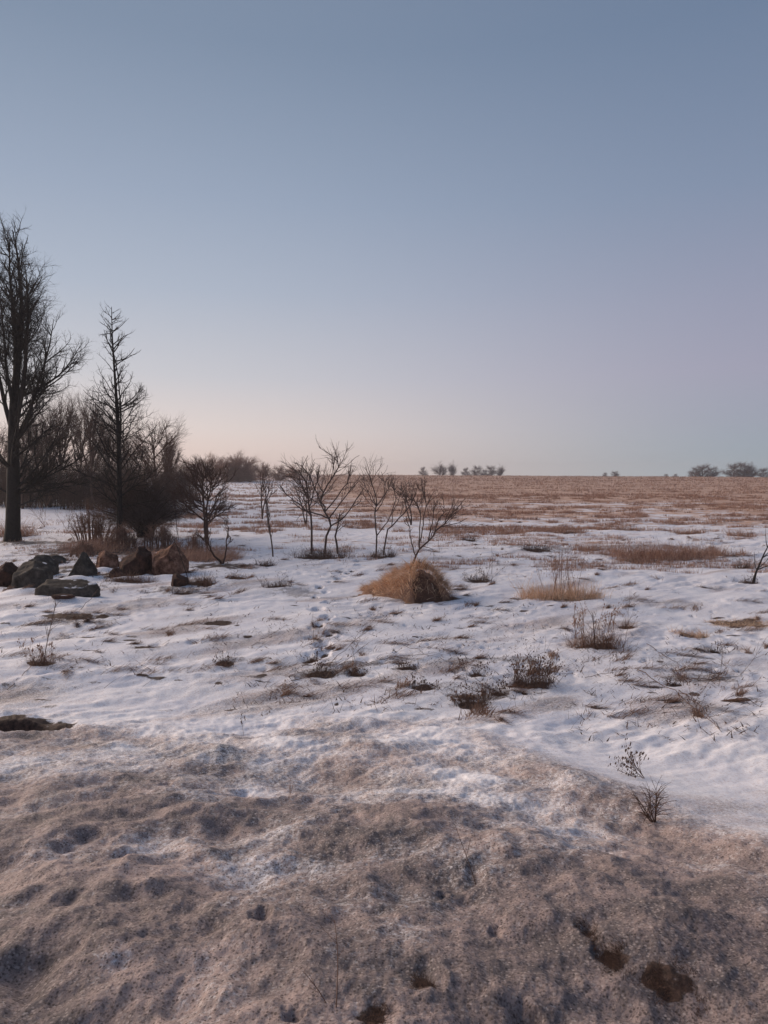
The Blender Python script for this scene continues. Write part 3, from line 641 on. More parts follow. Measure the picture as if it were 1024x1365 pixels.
def spire_tree():
    rng = np.random.default_rng(5)
    x, y = at(160, 722); loc = on(x, y); H = (722 - 430) * math.hypot(x, y) / F
    root = empty('bare_tree', (loc[0], loc[1], loc[2] - 0.05), 'slender spire-shaped bare tree with short side branches, right of the tallest tree', 'tree')
    tr = path(np.zeros((1, 3)), np.array([[.02, 0, 1.0]]), np.array([H]), 24, .012, .12, rng); trr = np.interp(np.linspace(0, 1, 24), [0, .05, .5, 1], [.18, .14, .085, .012])[None]
    l2 = path(tr[:, 9], np.array([[.16, .05, 1.]]), np.array([H * .5]), 14, .06, .08, rng); l2r = np.linspace(.05, .01, 14)[None]
    A = Acc(); A.add(*tubes(tr, trr, 9), .3); A.obj('trunk', M_bark, root, True)
    A = Acc(); A.add(*tubes(l2, l2r, 6), .35)
    P1, R1 = grow(tr, trr, 95, .14, .99, 1.0, lambda t, pl: 2.9 * (1.1 - t) ** .75, 10, .10, .05, .028, rng, .22)
    P1b, R1b = grow(l2, l2r, 22, .05, .95, .8, lambda t, pl: 1.5 * (1.05 - t), 10, .08, .07, .02, rng, .15)
    P1 = np.concatenate([P1, P1b]); R1 = np.concatenate([R1, R1b])
    P2, R2 = grow(P1, R1, 800, .15, 1, .8, lambda t, pl: .36 * pl * (1 - .4 * t), 6, .14, .04, .014, rng)
    P3, R3 = grow(P2, R2, 2200, .1, 1, .8, lambda t, pl: np.maximum(.5 * pl, .15), 4, .18, .03, .0095, rng, taper=.6)
    for P, R, k in ((P1, R1, 5), (P2, R2, 4), (P3, R3, 3)): A.add(*tubes(P, R, k), .5)
    A.obj('crown', M_bark, root)
spire_tree()

def twiggy_bush(px, py, w_px, h_px, seed, label, n=(46, 700, 4200), base_w=.25, mat=M_bushtwig, fork=.32, group=None, up=.02, name='twiggy_bush', rt=.0065, lift=.0, t0=.35):
    """dense, rounded bush: many stems from one foot"""
    rng = np.random.default_rng(seed)
    x, y = at(px, py); D = math.hypot(x, y); loc = on(x, y); H = h_px * D / F; W = w_px * D / F
    root = empty(name, (loc[0], loc[1], loc[2] - .03), label, 'bush', group)
    ns = n[0]; a = rng.uniform(0, 6.28, ns); rr = np.sqrt(rng.random(ns))
    st = np.stack([np.cos(a) * rr * base_w, np.sin(a) * rr * base_w, 0 * a], 1)
    targ = np.stack([np.cos(a) * rr * W * .9, np.sin(a) * rr * W * .9, H * (.98 - .62 * rr ** 2.2) * rng.uniform(.72, 1, ns)], 1)
    P = np.zeros((ns, 10, 3)); t = np.linspace(0, 1, 10)
    for i, tt in enumerate(t):
        P[:, i] = st * (1 - tt) + targ * tt; P[:, i, :2] = st[:, :2] + (targ[:, :2] - st[:, :2]) * (tt ** (1.5 + lift))
    P[:, 1:] += rng.normal(0, .035 * H / 3, (ns, 9, 3)).cumsum(1) * .6
    R = rng.uniform(.014, .034, ns)[:, None] * np.linspace(1, .25, 10)[None]
    A = Acc(); A.add(*tubes(P, R, 5), rng.uniform(.2, .5)); A.obj('stems', M_bark if mat is M_bushtwig else mat, root)
    P2, R2 = grow(P, R, n[1], t0, 1, .7, lambda t, pl: .32 * pl, 6, .16, up, .010, rng)
    P3, R3 = grow(P2, R2, n[2], .1, 1, .8, lambda t, pl: np.maximum(.5 * pl, .2), 5, .2, up, rt, rng, taper=.6)
    A = Acc(); V, Q = tubes(P2, R2, 3); A.add(V, Q, .4)
    V, Q = tubes(P3, R3, 3); A.add(V, Q, np.repeat(rng.random(len(P3)), 15)); A.obj('crown', mat, root)
    return root
twiggy_bush(194, 716, 80, 100, 31, 'dense rounded bush like a grey brown ball of twigs behind the boulders', n=(120, 2800, 13000), base_w=.4, rt=.011, lift=1.2)

# thicket of low brush behind, left
for i, (px, py, w, h, lab) in enumerate([
        (-8, 672, 42, 62, 'dark brush thicket at the left edge behind the tallest tree trunk'),
        (40, 676, 40, 58, 'dark brush thicket just right of the tallest tree trunk'),
        (78, 674, 38, 64, 'dark brush thicket midway between the tallest and the spire-shaped tree'),
        (118, 678, 38, 66, 'dark brush thicket just left of the spire-shaped tree'),
        (158, 672, 36, 66, 'dark brush thicket behind the spire-shaped tree'),
        (236, 668, 30, 52, 'loose brush thicket behind the right side of the round twig bush')]):
    twiggy_bush(px, py, w, h, 50 + i, lab, n=(110, 2600, 10000), base_w=2.6, group='brush thickets along the left edge of the field', name='brush_thicket', rt=.028, mat=M_twig, lift=-.6, t0=.02)

def gnarl_tree(name, px, py, top_py, half_px, seed, label, nstem, spread, n2, n3, n4, r0, mat=M_sumac, group=None, lean=(0, 0), bare=.42, ang=.6, cat='tree', stems_at=None, tipr=.006, hidden=0.0, wob=.09, bd=None, upb=.14, kl=.55, sth=.62):
    """small multi-stemmed tree with crooked, upswept branches; parts: trunk(s), crown"""
    rng = np.random.default_rng(seed)
    x, y = at(px, py); D = math.hypot(x, y) if bd is None else bd
    if bd is not None: x = (px - 512) / F * bd; y = bd
    loc = on(x, y); H = (py - top_py) * D / F + hidden
    root = empty(name, (loc[0], loc[1], loc[2] - .05), label, cat, group)
    offs = np.zeros((nstem, 3))
    if stems_at is not None: offs[:, 0] = np.array(stems_at) * D / F; offs[:, 1] = rng.normal(0, .15, nstem)
    a = np.linspace(0, 6.28, nstem, endpoint=False) + rng.uniform(0, 6)
    d = np.stack([np.cos(a) * spread + lean[0], np.sin(a) * spread + lean[1], np.ones(nstem)], 1)
    if stems_at is not None: d[:, 0] = offs[:, 0] * .25 + lean[0] + rng.normal(0, spread * .5, nstem)
    St = path(offs, d, np.full(nstem, H * sth) * rng.uniform(.85, 1.1, nstem), 11, wob, .04, rng)
    Sr = rng.uniform(.8, 1.1, nstem)[:, None] * r0 * np.linspace(1, .42, 11)[None]
    for i in range(nstem):
        A = Acc(); A.add(*tubes(St[i:i + 1], Sr[i:i + 1], 7), .35); A.obj('trunk', mat, root, True)
    hw = half_px * D / F
    P2, R2 = grow(St, Sr, n2, bare, 1.0, ang, lambda t, pl: np.minimum(kl * H, hw * 1.15) * (1.05 - .35 * t), 9, wob, upb, r0 * .5, rng, .15, taper=.4)
    P3, R3 = grow(P2, R2, n3, .25, 1, .6, lambda t, pl: .5 * pl * (1.1 - .5 * t), 7, wob, upb * .8, r0 * .26, rng, .2, taper=.5)
    P4, R4 = grow(P3, R3, n4, .2, 1, .6, lambda t, pl: .55 * pl, 5, wob, upb * .6, tipr, rng, .2, taper=.6)
    A = Acc(); A.add(*tubes(P2, R2, 5), .4); A.add(*tubes(P3, R3, 4), .5); A.add(*tubes(P4, R4, 3), .6)
    A.obj('crown', mat, root)
    return root
SUM = 'bare sumac trees in a row on the snow'
gnarl_tree('bare_shrub', 276, 727, 592, 46, 71, 'small gnarled bare tree with a broad twiggy crown, right of the round twig bush', 2, .25, 34, 300, 1300, .075, mat=M_twig, bare=.3, ang=1.0, tipr=.0095, cat='tree', upb=.045, wob=.14, sth=.7)
gnarl_tree('bare_sapling', 297, 752, 655, 22, 72, 'low crooked sapling with a loop-like stem in front of the small gnarled tree', 2, .22, 12, 50, 120, .04, mat=M_twig, ang=.8, tipr=.009, wob=.22)
gnarl_tree('bare_sapling', 364, 742, 606, 12, 73, 'thin straight bare sapling standing alone left of the sumacs', 1, .03, 20, 50, 80, .032, mat=M_sumac, ang=.5, tipr=.009, wob=.03, bare=.3, kl=.3)
gnarl_tree('bare_sapling', 350, 692, 618, 26, 74, 'faint bare sapling farther back behind the thin straight one', 2, .10, 16, 60, 120, .06, mat=M_twig, ang=.6, tipr=.012)
gnarl_tree('bare_sumac', 408, 700, 628, 34, 82, 'hazy bare sumac farther back behind the largest clump', 2, .2, 20, 80, 180, .055, tipr=.014, group=SUM, ang=.9, upb=.05)
gnarl_tree('bare_sumac', 548, 700, 626, 26, 85, 'faint far bare sumac behind the one leaning out of the mound', 2, .2, 16, 70, 150, .05, tipr=.013, group=SUM, ang=.85, upb=.05)
def branched(px, py, D, trunks, limbs, seed, label, r0, n3=40, n4=90, tipr=.007, dy=.35):
    """a bare sumac whose main stems follow given outlines (x, y in photo pixels at distance D); depth is added to every limb"""
    rng = np.random.default_rng(seed); x0 = (px - 512) / F * D; g = on(x0, D); s_ = D / F
    root = empty('bare_sumac', (g[0], g[1], g[2] - .05), label, 'tree', SUM)
    def line(pts, r, yb, ye, S=12):
        p = np.array(pts, float); t = np.linspace(0, len(p) - 1, S); X = (np.interp(t, range(len(p)), p[:, 0]) - px) * s_; Z = (py - np.interp(t, range(len(p)), p[:, 1])) * s_ * .88
        Y = np.linspace(yb, ye, S); P = np.stack([X, Y, Z], 1); P[1:] += rng.normal(0, .012, (S - 1, 3))
        return P, r * np.linspace(1, .45, S)
    Ps = []; Rs = []
    for k, pts in enumerate(trunks):
        ye = rng.uniform(-dy, dy) * .5; P, R = line(pts, r0, 0 + .1 * k, ye); A = Acc(); A.add(*tubes(P[None], R[None], 7), .35); A.obj('trunk', M_sumac, root, True); Ps.append(P); Rs.append(R)
    LP = []; LR = []
    for pts, k, f in limbs:     # starts on trunk k, at its fraction f
        i0 = int(f * 11); st = Ps[k][i0]; P, R = line(pts, Rs[k][i0] * .8, st[1], st[1] + rng.uniform(-dy, dy) * 1.6); P = P + (st - P[0]) * np.linspace(1, 0, 12)[:, None]; LP.append(P); LR.append(R)
    LP = np.array(LP); LR = np.array(LR); AP = np.concatenate([LP, np.array(Ps)]); AR = np.concatenate([LR, np.array(Rs)])
    A = Acc(); A.add(*tubes(LP, LR, 6), .4)
    P3, R3 = grow(AP, AR, n3, .45, 1, .6, lambda t, pl: .34 * pl * (1.15 - .5 * t), 7, .14, .03, r0 * .27, rng, .2, taper=.55)
    P4, R4 = grow(P3, R3, n4, .2, 1, .6, lambda t, pl: .5 * pl, 5, .13, .06, tipr, rng, .2, taper=.65)
    A.add(*tubes(P3, R3, 4), .5); A.add(*tubes(P4, R4, 3), .6); A.obj('crown', M_sumac, root)
branched(433, 738, 27.5,
    [[(415, 740), (415, 697), (414, 672), (410, 646), (409, 626), (398, 608)], [(432, 740), (436, 702), (443, 688), (433, 674), (434, 664), (427, 654), (433, 639), (441, 623), (451, 606), (450, 594)], [(450, 738), (447, 710), (450, 690), (453, 676)]],
    [([(443, 688), (453, 683), (466, 669), (476, 651), (484, 636)], 1, .25), ([(434, 664), (424, 640), (413, 613), (403, 600)], 1, .45), ([(434, 664), (448, 646), (464, 623), (467, 606)], 1, .45),
     ([(414, 672), (398, 656), (382, 644), (374, 632)], 0, .45), ([(414, 672), (420, 646), (424, 625), (420, 608)], 0, .5), ([(411, 650), (400, 636), (388, 620), (384, 610)], 0, .7), ([(433, 639), (425, 622), (428, 600)], 1, .7),
     ([(466, 669), (470, 648), (478, 625)], 1, .3), ([(433, 674), (415, 668), (398, 664), (390, 655)], 1, .35)],
    81, 'largest bare sumac clump, three crooked stems and a wide crown', .046, 110, 420, .0068)
branched(505, 742, 27.5,
    [[(501, 744), (503, 712), (500, 689), (500, 669), (503, 654), (495, 631), (492, 615)], [(511, 742), (516, 702), (529, 689), (547, 666), (554, 643)]],
    [([(503, 712), (516, 692), (524, 674), (528, 652), (524, 630)], 0, .2), ([(500, 669), (511, 656), (514, 631), (508, 613)], 0, .5), ([(503, 654), (495, 645), (486, 628), (484, 614)], 0, .6),
     ([(520, 696), (522, 675), (532, 655), (536, 630)], 1, .4), ([(511, 656), (520, 640), (526, 618)], 0, .6)],
    83, 'bare sumac with two upright stems between the other two sumac clumps', .034, 75, 280, .0065)
branched(547, 775, 17.6,
    [[(543, 778), (545, 745), (552, 717), (557, 702), (574, 684), (580, 674), (597, 656), (608, 643)]],
    [([(557, 702), (549, 681), (548, 665), (541, 650)], 0, .42), ([(564, 692), (563, 664), (563, 641), (557, 626), (542, 618)], 0, .5), ([(563, 650), (566, 632), (570, 613), (562, 600)], 0, .52),
     ([(580, 674), (585, 656), (594, 640), (592, 622)], 0, .7), ([(597, 656), (606, 640), (617, 634)], 0, .85), ([(563, 660), (573, 645), (580, 625)], 0, .55)],
    84, 'bare sumac leaning right out of the straw mound', .03, 70, 280, .0042, .25)
# leaning stump at the right edge
def stump():
    rng = np.random.default_rng(9); x, y = at(1003, 778); loc = on(x, y); s = math.hypot(x, y) / F
    root = empty('leaning_sapling', loc, 'thin leaning dark sapling with a few twigs at the right edge', 'sapling')
    P = np.array([[[0, 0, -.1], [4, 0, 14], [9, .0, 26], [13, 0, 36], [20, 0, 50]]]) * s; P[0, 0, 2] = -.05
    R = np.array([[.045, .03, .022, .018, .012]]); A = Acc(); A.add(*tubes(P, R, 8)); A.obj('trunk', M_bark, root, True)
    P2, R2 = grow(P, R, 7, .3, 1, .8, lambda t, pl: .5 * pl, 6, .12, .1, .015, rng); A = Acc(); A.add(*tubes(P2, R2, 4)); A.obj('twigs', M_bark, root)
stump()

# background trees, left: three makes, copied
def wood_tree(seed, H, mat, label, group, r0=.15, n=(26, 240, 1100), tip=.02, up=.12, ang=.6, name='woodland_tree', parts=True, bare=.35):
    rng = np.random.default_rng(seed)
    root = empty(name, (0, 0, 0), label, 'tree', group)
    St = path(np.zeros((1, 3)), np.array([[.02, 0, 1.]]), np.array([H * .72]), 14, .04, .04, rng); Sr = np.linspace(r0, r0 * .3, 14)[None]
    P2, R2 = grow(St, Sr, n[0], bare, 1, ang, lambda t, pl: .46 * H * (1.0 - .45 * t), 9, .09, up, r0 * .4, rng, .15)
    P3, R3 = grow(P2, R2, n[1], .2, 1, .6, lambda t, pl: .45 * pl, 7, .12, up, tip * 1.6, rng)
    P4, R4 = grow(P3, R3, n[2], .1, 1, .65, lambda t, pl: .6 * pl, 5, .14, up * .6, tip, rng, taper=.6)
    A = Acc(); A.add(*tubes(St, Sr, 7), .3)
    if parts: A.obj('trunk', mat, root); A = Acc()
    A.add(*tubes(P2, R2, 4), .4); A.add(*tubes(P3, R3, 3), .5); A.add(*tubes(P4, R4, 3), .6)
    if parts: A.obj('crown', mat, root); return root
    bpy.data.objects.remove(root)
    o = A.obj(name, mat); tag(o, label, 'tree', group); return o
G1 = 'bare trees behind the brush on the left'
protos = [wood_tree(101, 10, M_twig, 'x', G1), wood_tree(102, 10, M_twig, 'x', G1, ang=.75, up=.07), wood_tree(103, 10, M_twig, 'x', G1, n=(18, 160, 800), ang=.45)]
used = set()
wood = [  # px, top_py, distance, proto, width scale, label
 (30, 560, 62, 2, 1.0, 'bare woodland tree seen just right of the tallest tree trunk'),
 (48, 545, 70, 0, .9, 'bare woodland tree under the longest right limb of the tallest tree'),
 (66, 530, 64, 2, .9, 'slim upright bare woodland tree left of the dense-crowned one'),
 (84, 522, 66, 0, 1.0, 'tallest and densest bare woodland tree midway between tallest and spire-shaped trees'),
 (103, 528, 72, 1, .8, 'bare woodland tree right beside the densest one'),
 (122, 520, 60, 2, .9, 'bare woodland tree whose top meets the left branches of the spire-shaped tree'),
 (142, 545, 66, 0, .8, 'bare woodland tree close behind the left of the spire-shaped trunk'),
 (178, 560, 62, 1, .8, 'bare woodland tree close behind the right of the spire-shaped trunk'),
 (206, 546, 52, 1, 1.15, 'spreading bare woodland tree above the round twig bush'),
 (232, 575, 66, 0, .8, 'small bare woodland tree at the right end of the left wood'),
 (-20, 540, 64, 0, 1.0, 'bare woodland tree cut by the left edge of the picture'),
 (8, 552, 72, 1, .9, 'bare woodland tree hidden behind the tallest tree trunk'),
]
for i, (px, top, D, k, ws, lab) in enumerate(wood):
    o = protos[k] if k not in used else copy_tree(protos[k]); used.add(k)
    x = (px - 512) / F * D; g = on(x, D); H = (640 - top) * D / F + EYE - g[2]
    s = H / 10.0; o.location = (x, D, g[2] - .1); o.scale = (s * ws, s * ws, s); o.rotation_euler = (0, 0, i * 1.3); o['label'] = lab
# warm wood in the middle-left distance
G2 = 'distant pinkish trees left of the sumacs'
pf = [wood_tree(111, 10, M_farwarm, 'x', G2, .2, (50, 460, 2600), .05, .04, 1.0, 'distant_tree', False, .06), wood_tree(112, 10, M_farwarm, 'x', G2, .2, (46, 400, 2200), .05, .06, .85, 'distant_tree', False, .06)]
used = set()
for i, (px, top, D, k, lab) in enumerate([
  (262, 606, 150, 0, 'distant pinkish tree seen through the crown of the small gnarled tree'), (284, 602, 155, 1, 'distant pinkish tree at the left end of the far rounded clump'),
  (302, 603, 150, 0, 'distant pinkish tree just left of the far rounded clump top'), (318, 599, 150, 1, 'distant pinkish tree forming the top of the far rounded clump'),
  (331, 602, 158, 0, 'distant pinkish tree at the right end of the far rounded clump'), (352, 614, 165, 1, 'low distant pinkish tree behind the thin straight sapling'),
  (372, 616, 165, 0, 'low distant pinkish tree between the thin sapling and the largest sumac'), (392, 617, 170, 1, 'low distant pinkish tree behind the left side of the largest sumac')]):
    o = pf[k] if k not in used else pf[k].copy()
    if k in used: COL.objects.link(o)
    used.add(k); x = (px - 512) / F * D; g = on(x, D); H = max((640 - top) * D / F + EYE - g[2], 2.0)
    s = H / 10; s *= 1.15; o.location = (x, D, g[2] - 1.6 * s); o.scale = (s * 1.5, s * 1.5, s); o.rotation_euler = (0, 0, i * 1.7); o['label'] = lab
# trees on the skyline
G3 = 'grey bare trees on the skyline'
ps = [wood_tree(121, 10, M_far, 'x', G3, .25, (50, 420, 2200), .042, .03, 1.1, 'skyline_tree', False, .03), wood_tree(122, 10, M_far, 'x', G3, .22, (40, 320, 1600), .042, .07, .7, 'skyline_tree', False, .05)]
used = set()
for i, (px, top, k, ws, lab) in enumerate([
  (564, 621, 0, .9, 'skyline tree farthest left, seen through the leaning sumac'), (586, 617, 1, 1.3, 'dark skyline tree right beside the leaning sumac branches'),
  (604, 616, 1, .8, 'narrow pointed skyline tree standing apart right of the sumacs'), (621, 622, 0, 1., 'left one of the middle pair of skyline trees'),
  (635, 619, 0, 1.1, 'right one of the middle pair of skyline trees'), (655, 619, 0, 1.1, 'left one of the close pair ending the middle skyline row'),
  (667, 620, 1, 1.0, 'right one of the close pair ending the middle skyline row'), (806, 629, 0, 1, 'tiny skyline shrub left of the slightly larger one'),
  (820, 627, 0, 1.3, 'small rounded skyline shrub alone on the ridge'), (936, 617, 0, 1.45, 'broad rounded skyline tree, left one of the large right-hand clumps'),
  (926, 621, 0, 1.2, 'lower left shoulder tree of the left large skyline clump'), (950, 620, 0, 1.2, 'right shoulder tree of the left large skyline clump'),
  (978, 615, 0, 1.4, 'left rounded tree of the largest right-hand skyline clump'), (990, 614, 0, 1.2, 'tallest tree of the largest right-hand skyline clump'),
  (1002, 618, 1, 1.2, 'right tree of the largest right-hand skyline clump'), (1017, 622, 0, 1.2, 'skyline tree at the right edge of the picture'),
  (645, 625, 0, 1.0, 'faint low skyline tree filling the gap before the close pair'), (888, 631, 0, 1.2, 'very low skyline shrub left of the large right-hand clumps'), (900, 631, 0, 1.3, 'very low skyline shrub nearest the left large skyline clump')]):
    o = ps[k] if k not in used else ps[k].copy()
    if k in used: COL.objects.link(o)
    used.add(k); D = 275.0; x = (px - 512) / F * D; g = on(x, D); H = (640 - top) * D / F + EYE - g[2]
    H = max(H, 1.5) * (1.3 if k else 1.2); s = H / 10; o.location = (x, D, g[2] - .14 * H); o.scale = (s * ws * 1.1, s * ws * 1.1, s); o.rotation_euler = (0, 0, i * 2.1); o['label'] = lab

# ------------------------------------------------------------------ rocks
def ico(sub):
    import bmesh
    bm = bmesh.new(); bmesh.ops.create_icosphere(bm, subdivisions=sub, radius=1)
    V = np.array([v.co[:] for v in bm.verts]); Fc = [[v.index for v in f.verts] for f in bm.faces]; bm.free(); return V, Fc
ICO = ico(5)
def rock(px, py, hw, hh, depth, seed, mat, label, rz=0., nplane=9, shape=None, name='boulder', snowcap=False):
    """faceted stone; px,py = middle of its visible foot; half width / full height in photo px"""
    rng = np.random.default_rng(seed); x, y = at(px, py); D = math.hypot(x, y); s = D / F
    U = ICO[0]; r = np.full(len(U), 0.96)
    pl = unit(rng.normal(0, 1, (nplane, 3))) if shape is None else unit(np.array(shape[0], float)); dd = rng.uniform(.62, .95, nplane) if shape is None else np.array(shape[1])
    for n_, d_ in zip(pl, dd):
        c = U @ n_; r = np.where(c > .05, np.minimum(r, d_ / np.maximum(c, .05)), r)
    V = U * r[:, None]
    nz = (fbm(V[:, 0] + V[:, 2] * .7, V[:, 1] + V[:, 2] * .5, .7, 6, seed) * .13 + .05 * np.abs(pn(V[:, 0] * 6 + V[:, 2] * 3, V[:, 1] * 5 - V[:, 2] * 4, seed)))
    V = V * (1 + nz[:, None]); V = V / np.abs(V).max(0)
    V = V * np.array([hw * s, depth, hh * s * .75]); 
    me = bpy.data.meshes.new(name); me.from_pydata(V.tolist(), [], ICO[1]); me.materials.append(mat)
    me.polygons.foreach_set('use_smooth', np.ones(len(me.polygons), bool)); me.update()
    o = link(bpy.data.objects.new(name, me)); g = on(x, y + depth * .7); o.location = (g[0], g[1], g[2] + hh * s * .15); o.rotation_euler = (0, 0, rz)
    return tag(o, label, 'rock', 'stones and boulders under the bush on the left')
SL = [[-.25, -.35, 1], [.3, -.1, 1], [-1, -.2, .25], [1, -.15, .1], [0, -1, .05], [.5, -1, .3], [-.7, -.8, .1], [0, 1, .2], [0, 0, -1]]
rock(30, 786, 25, 44, .55, 201, M_rock, 'large blocky dark grey boulder at the left edge of the picture', shape=(SL, [.50, .62, .62, .85, .62, .70, .72, .7, .8]))
rock(50, 768, 16, 26, .5, 211, M_rock, 'flat-topped grey slab leaning against the right side of the blocky boulder', shape=([[.3, -.2, 1], [1, -.3, .3], [-1, 0, .2], [0, -1, -.1], [0, 1, 0], [0, 0, -1]], [.4, .8, .8, .6, .6, .6]))
rock(2, 784, 15, 36, .45, 208, M_rockdark, 'reddish brown boulder cut by the left edge below the blocky grey one', shape=(SL, [.6, .5, .8, .65, .7, .6, .7, .7, .8]))
rock(103, 769, 20, 32, .35, 202, M_rock, 'triangular grey stone with a pointed top standing in snow', shape=([[.95, -.3, .6], [-.75, -.25, .62], [.1, -1, .45], [0, 1, .3], [0, 0, -1], [.5, -1, .2], [-.3, .2, 1]], [.5, .42, .5, .6, .5, .56, .75]))
rock(82, 796, 41, 20, .40, 203, M_rock, 'long low grey slab lying below the triangular stone', shape=([[.05, -.25, 1], [1, -.5, .1], [-.75, -.3, .9], [0, -1, 0], [0, 1, .2], [.7, -.9, 0], [-.5, -1, .3], [0, 0, -1]], [.40, .85, .72, .55, .7, .74, .62, .5]))
rock(82, 802, 15, 5, .14, 204, M_rockdark, 'small dark stone tip just below the long grey slab')
rock(138, 757, 15, 26, .40, 205, M_rockred, 'rounded rusty boulder, left one of the two rusty ones', shape=(SL, [.66, .62, .8, .75, .7, .72, .7, .7, .8]))
rock(168, 768, 17, 32, .45, 206, M_rockdark, 'nearly black stone shape standing in for the shaded hollow between the two rusty boulders', shape=(SL, [.5, .72, .7, .8, .7, .65, .6, .7, .8]))  # dark shape put in for the shade of the hollow
rock(186, 766, 11, 40, .4, 212, M_rockdark, 'tall narrow black stone touching the largest rusty boulder on its left', shape=(SL, [.8, .6, .7, .6, .7, .7, .7, .7, .8]))
rock(153, 771, 9, 14, .2, 213, M_rockdark, 'small dark stone in front of the black gap between the rusty boulders')
rock(219, 768, 26, 44, .50, 207, M_rockred, 'largest rusty orange boulder right of the black gap', shape=([[-.45, -.3, 1], [.75, -.3, .8], [-1, -.2, .1], [1, -.4, -.1], [.1, -1, .25], [-.6, -1, 0], [.7, -.9, .2], [0, 1, .2], [0, 0, -1]], [.55, .62, .72, .9, .66, .74, .70, .7, .7]))
rock(236, 782, 12, 20, .25, 209, M_rockdark, 'small dark brown stone against the lower right of the largest rusty boulder', shape=(SL, [.6, .5, .7, .8, .66, .7, .7, .7, .8]))
rock(66, 752, 15, 10, .4, 210, M_rock, 'low flat mossy stone between the blocky boulder and the triangular stone')

# ------------------------------------------------------------------ tufts
M_near = mat_tint('wet_dead_grass', (0.03, 0.017, 0.013), (0.17, 0.10, 0.075), (0.07, 0.04, 0.03))
MT = {'near': M_near, 'straw': M_straw, 'mix': M_strawdark, 'dark': M_weed, 'stub': M_stubble, 'rust': M_stubble}
tuft_roots = {}
for i, (nm, px, py, hw, hd, hp, nb, mt, lab, cat) in enumerate(TUFTS):
    rng = np.random.default_rng(300 + i)
    x, y = at(px, py); D = math.hypot(x, y); s = D / F; w = hw * s; h = hp * s * 1.25
    cy = y + hd * .9; nb = int(nb * 1.25)
    a = rng.uniform(0, 6.28, nb); r = np.sqrt(rng.random(nb)) * (0.85 + .3 * pn(np.cos(a) * 1.7 + i, np.sin(a) * 1.7, 5))
    # small sub-clumps so that the outline is uneven
    k = max(6, nb // 28); ca = rng.uniform(0, 6.28, k); cr = np.sqrt(rng.random(k)); ki = rng.integers(0, k, nb)
    bx = np.where(rng.random(nb) < .65, np.cos(ca[ki]) * cr[ki] + rng.normal(0, .07, nb), np.cos(a) * r) * w
    by = np.where(rng.random(nb) < .65, np.sin(ca[ki]) * cr[ki] + rng.normal(0, .07, nb), np.sin(a) * r) * hd
    z0 = ground(x + bx, cy + by); g0 = on(x, cy)[2]
    base = np.stack([bx, by, z0 - g0 - .01], 1)
    flat = nm == 'grass_patch'
    kh = (.5 + .8 * _hash(ki, ki * 0, 7 + i)); hh = np.maximum(h, .03) * rng.uniform(.35, 1.15, nb) * kh
    lean = rng.uniform(.5 if mt == 'near' else 1.0, 1.6, nb) if flat and mt != 'rust' else np.abs(rng.normal(.55, .45, nb))
    az = rng.uniform(0, 6.28, nb) if not flat else rng.normal(1.4, .7, nb)
    ln = hh / np.maximum(np.cos(np.minimum(lean, 1.2)), .35)
    spr = (rng.random(nb) < .28) & (mt in ('dark', 'mix')); az = np.where(spr, np.arctan2(bx, by) + rng.normal(0, .5, nb), az)
    lean = np.where(spr, rng.uniform(1.15, 1.5, nb), lean); ln = np.where(spr, rng.uniform(.6, 1.6, nb) * max(.10, min(w * .55, .3)), ln)
    if flat and mt != 'rust': ln = rng.uniform(.12, .32, nb) * (.3 if mt == 'near' else 1)
    if mt == 'near':
        lean = rng.uniform(1.0, 1.55, nb); ln = rng.uniform(.012, .045, nb); az = rng.normal(rng.uniform(0, 6.28), 1.1, nb); rr_ = rng.normal(1, .35, nb); base[:, 0] *= rr_; base[:, 1] *= rr_ * 1.3
        base[:, 2] = ground(x + base[:, 0], cy + base[:, 1]) - g0 - .003
    bw = np.full(nb, max(.0022, .00042 * D)) * rng.uniform(.6, 1.5, nb)
    A = Acc(); A.add(*blades(base, az, lean, ln, bw, .9, 4, rng))
    mate = MT[mt] if mt != 'mix' else M_strawdark
    root = empty(nm, (x, cy, g0), lab, cat)
    tuft_roots[i] = (root, x, cy, g0, D, w, hd)
    if mt == 'dark' and not flat and nb > 120:    # wiry dead stems with seed heads
        ns = max(10, nb // 22); P = path(np.stack([rng.normal(0, w * .5, ns), rng.normal(0, hd * .5, ns), np.zeros(ns)], 1), np.stack([rng.normal(0, .7, ns), rng.normal(0, .6, ns), np.ones(ns)], 1), rng.uniform(.5, 1.5, ns) * max(h, .1), 7, .18, -.03, rng)
        R = np.full((ns, 7), .0022 + .00012 * D) * np.linspace(1, .5, 7)
        B = A; B.add(*tubes(P, R, 3), .4)
        P2, R2 = grow(P, R, ns * 4, .3, 1, .8, lambda t, pl: .3 * pl, 4, .2, .05, .002 + .0001 * D, rng); B.add(*tubes(P2, R2, 3), .5)
        e = P2[:, -1]; hd_ = np.stack([e, e + [0, 0, .006], e + [0, 0, .016], e + [0, 0, .022]], 1); B.add(*tubes(hd_, np.tile(np.array([.001, .007, .007, .001]), (len(e), 1)), 4), .2)
    A.obj('blades', mate, root)

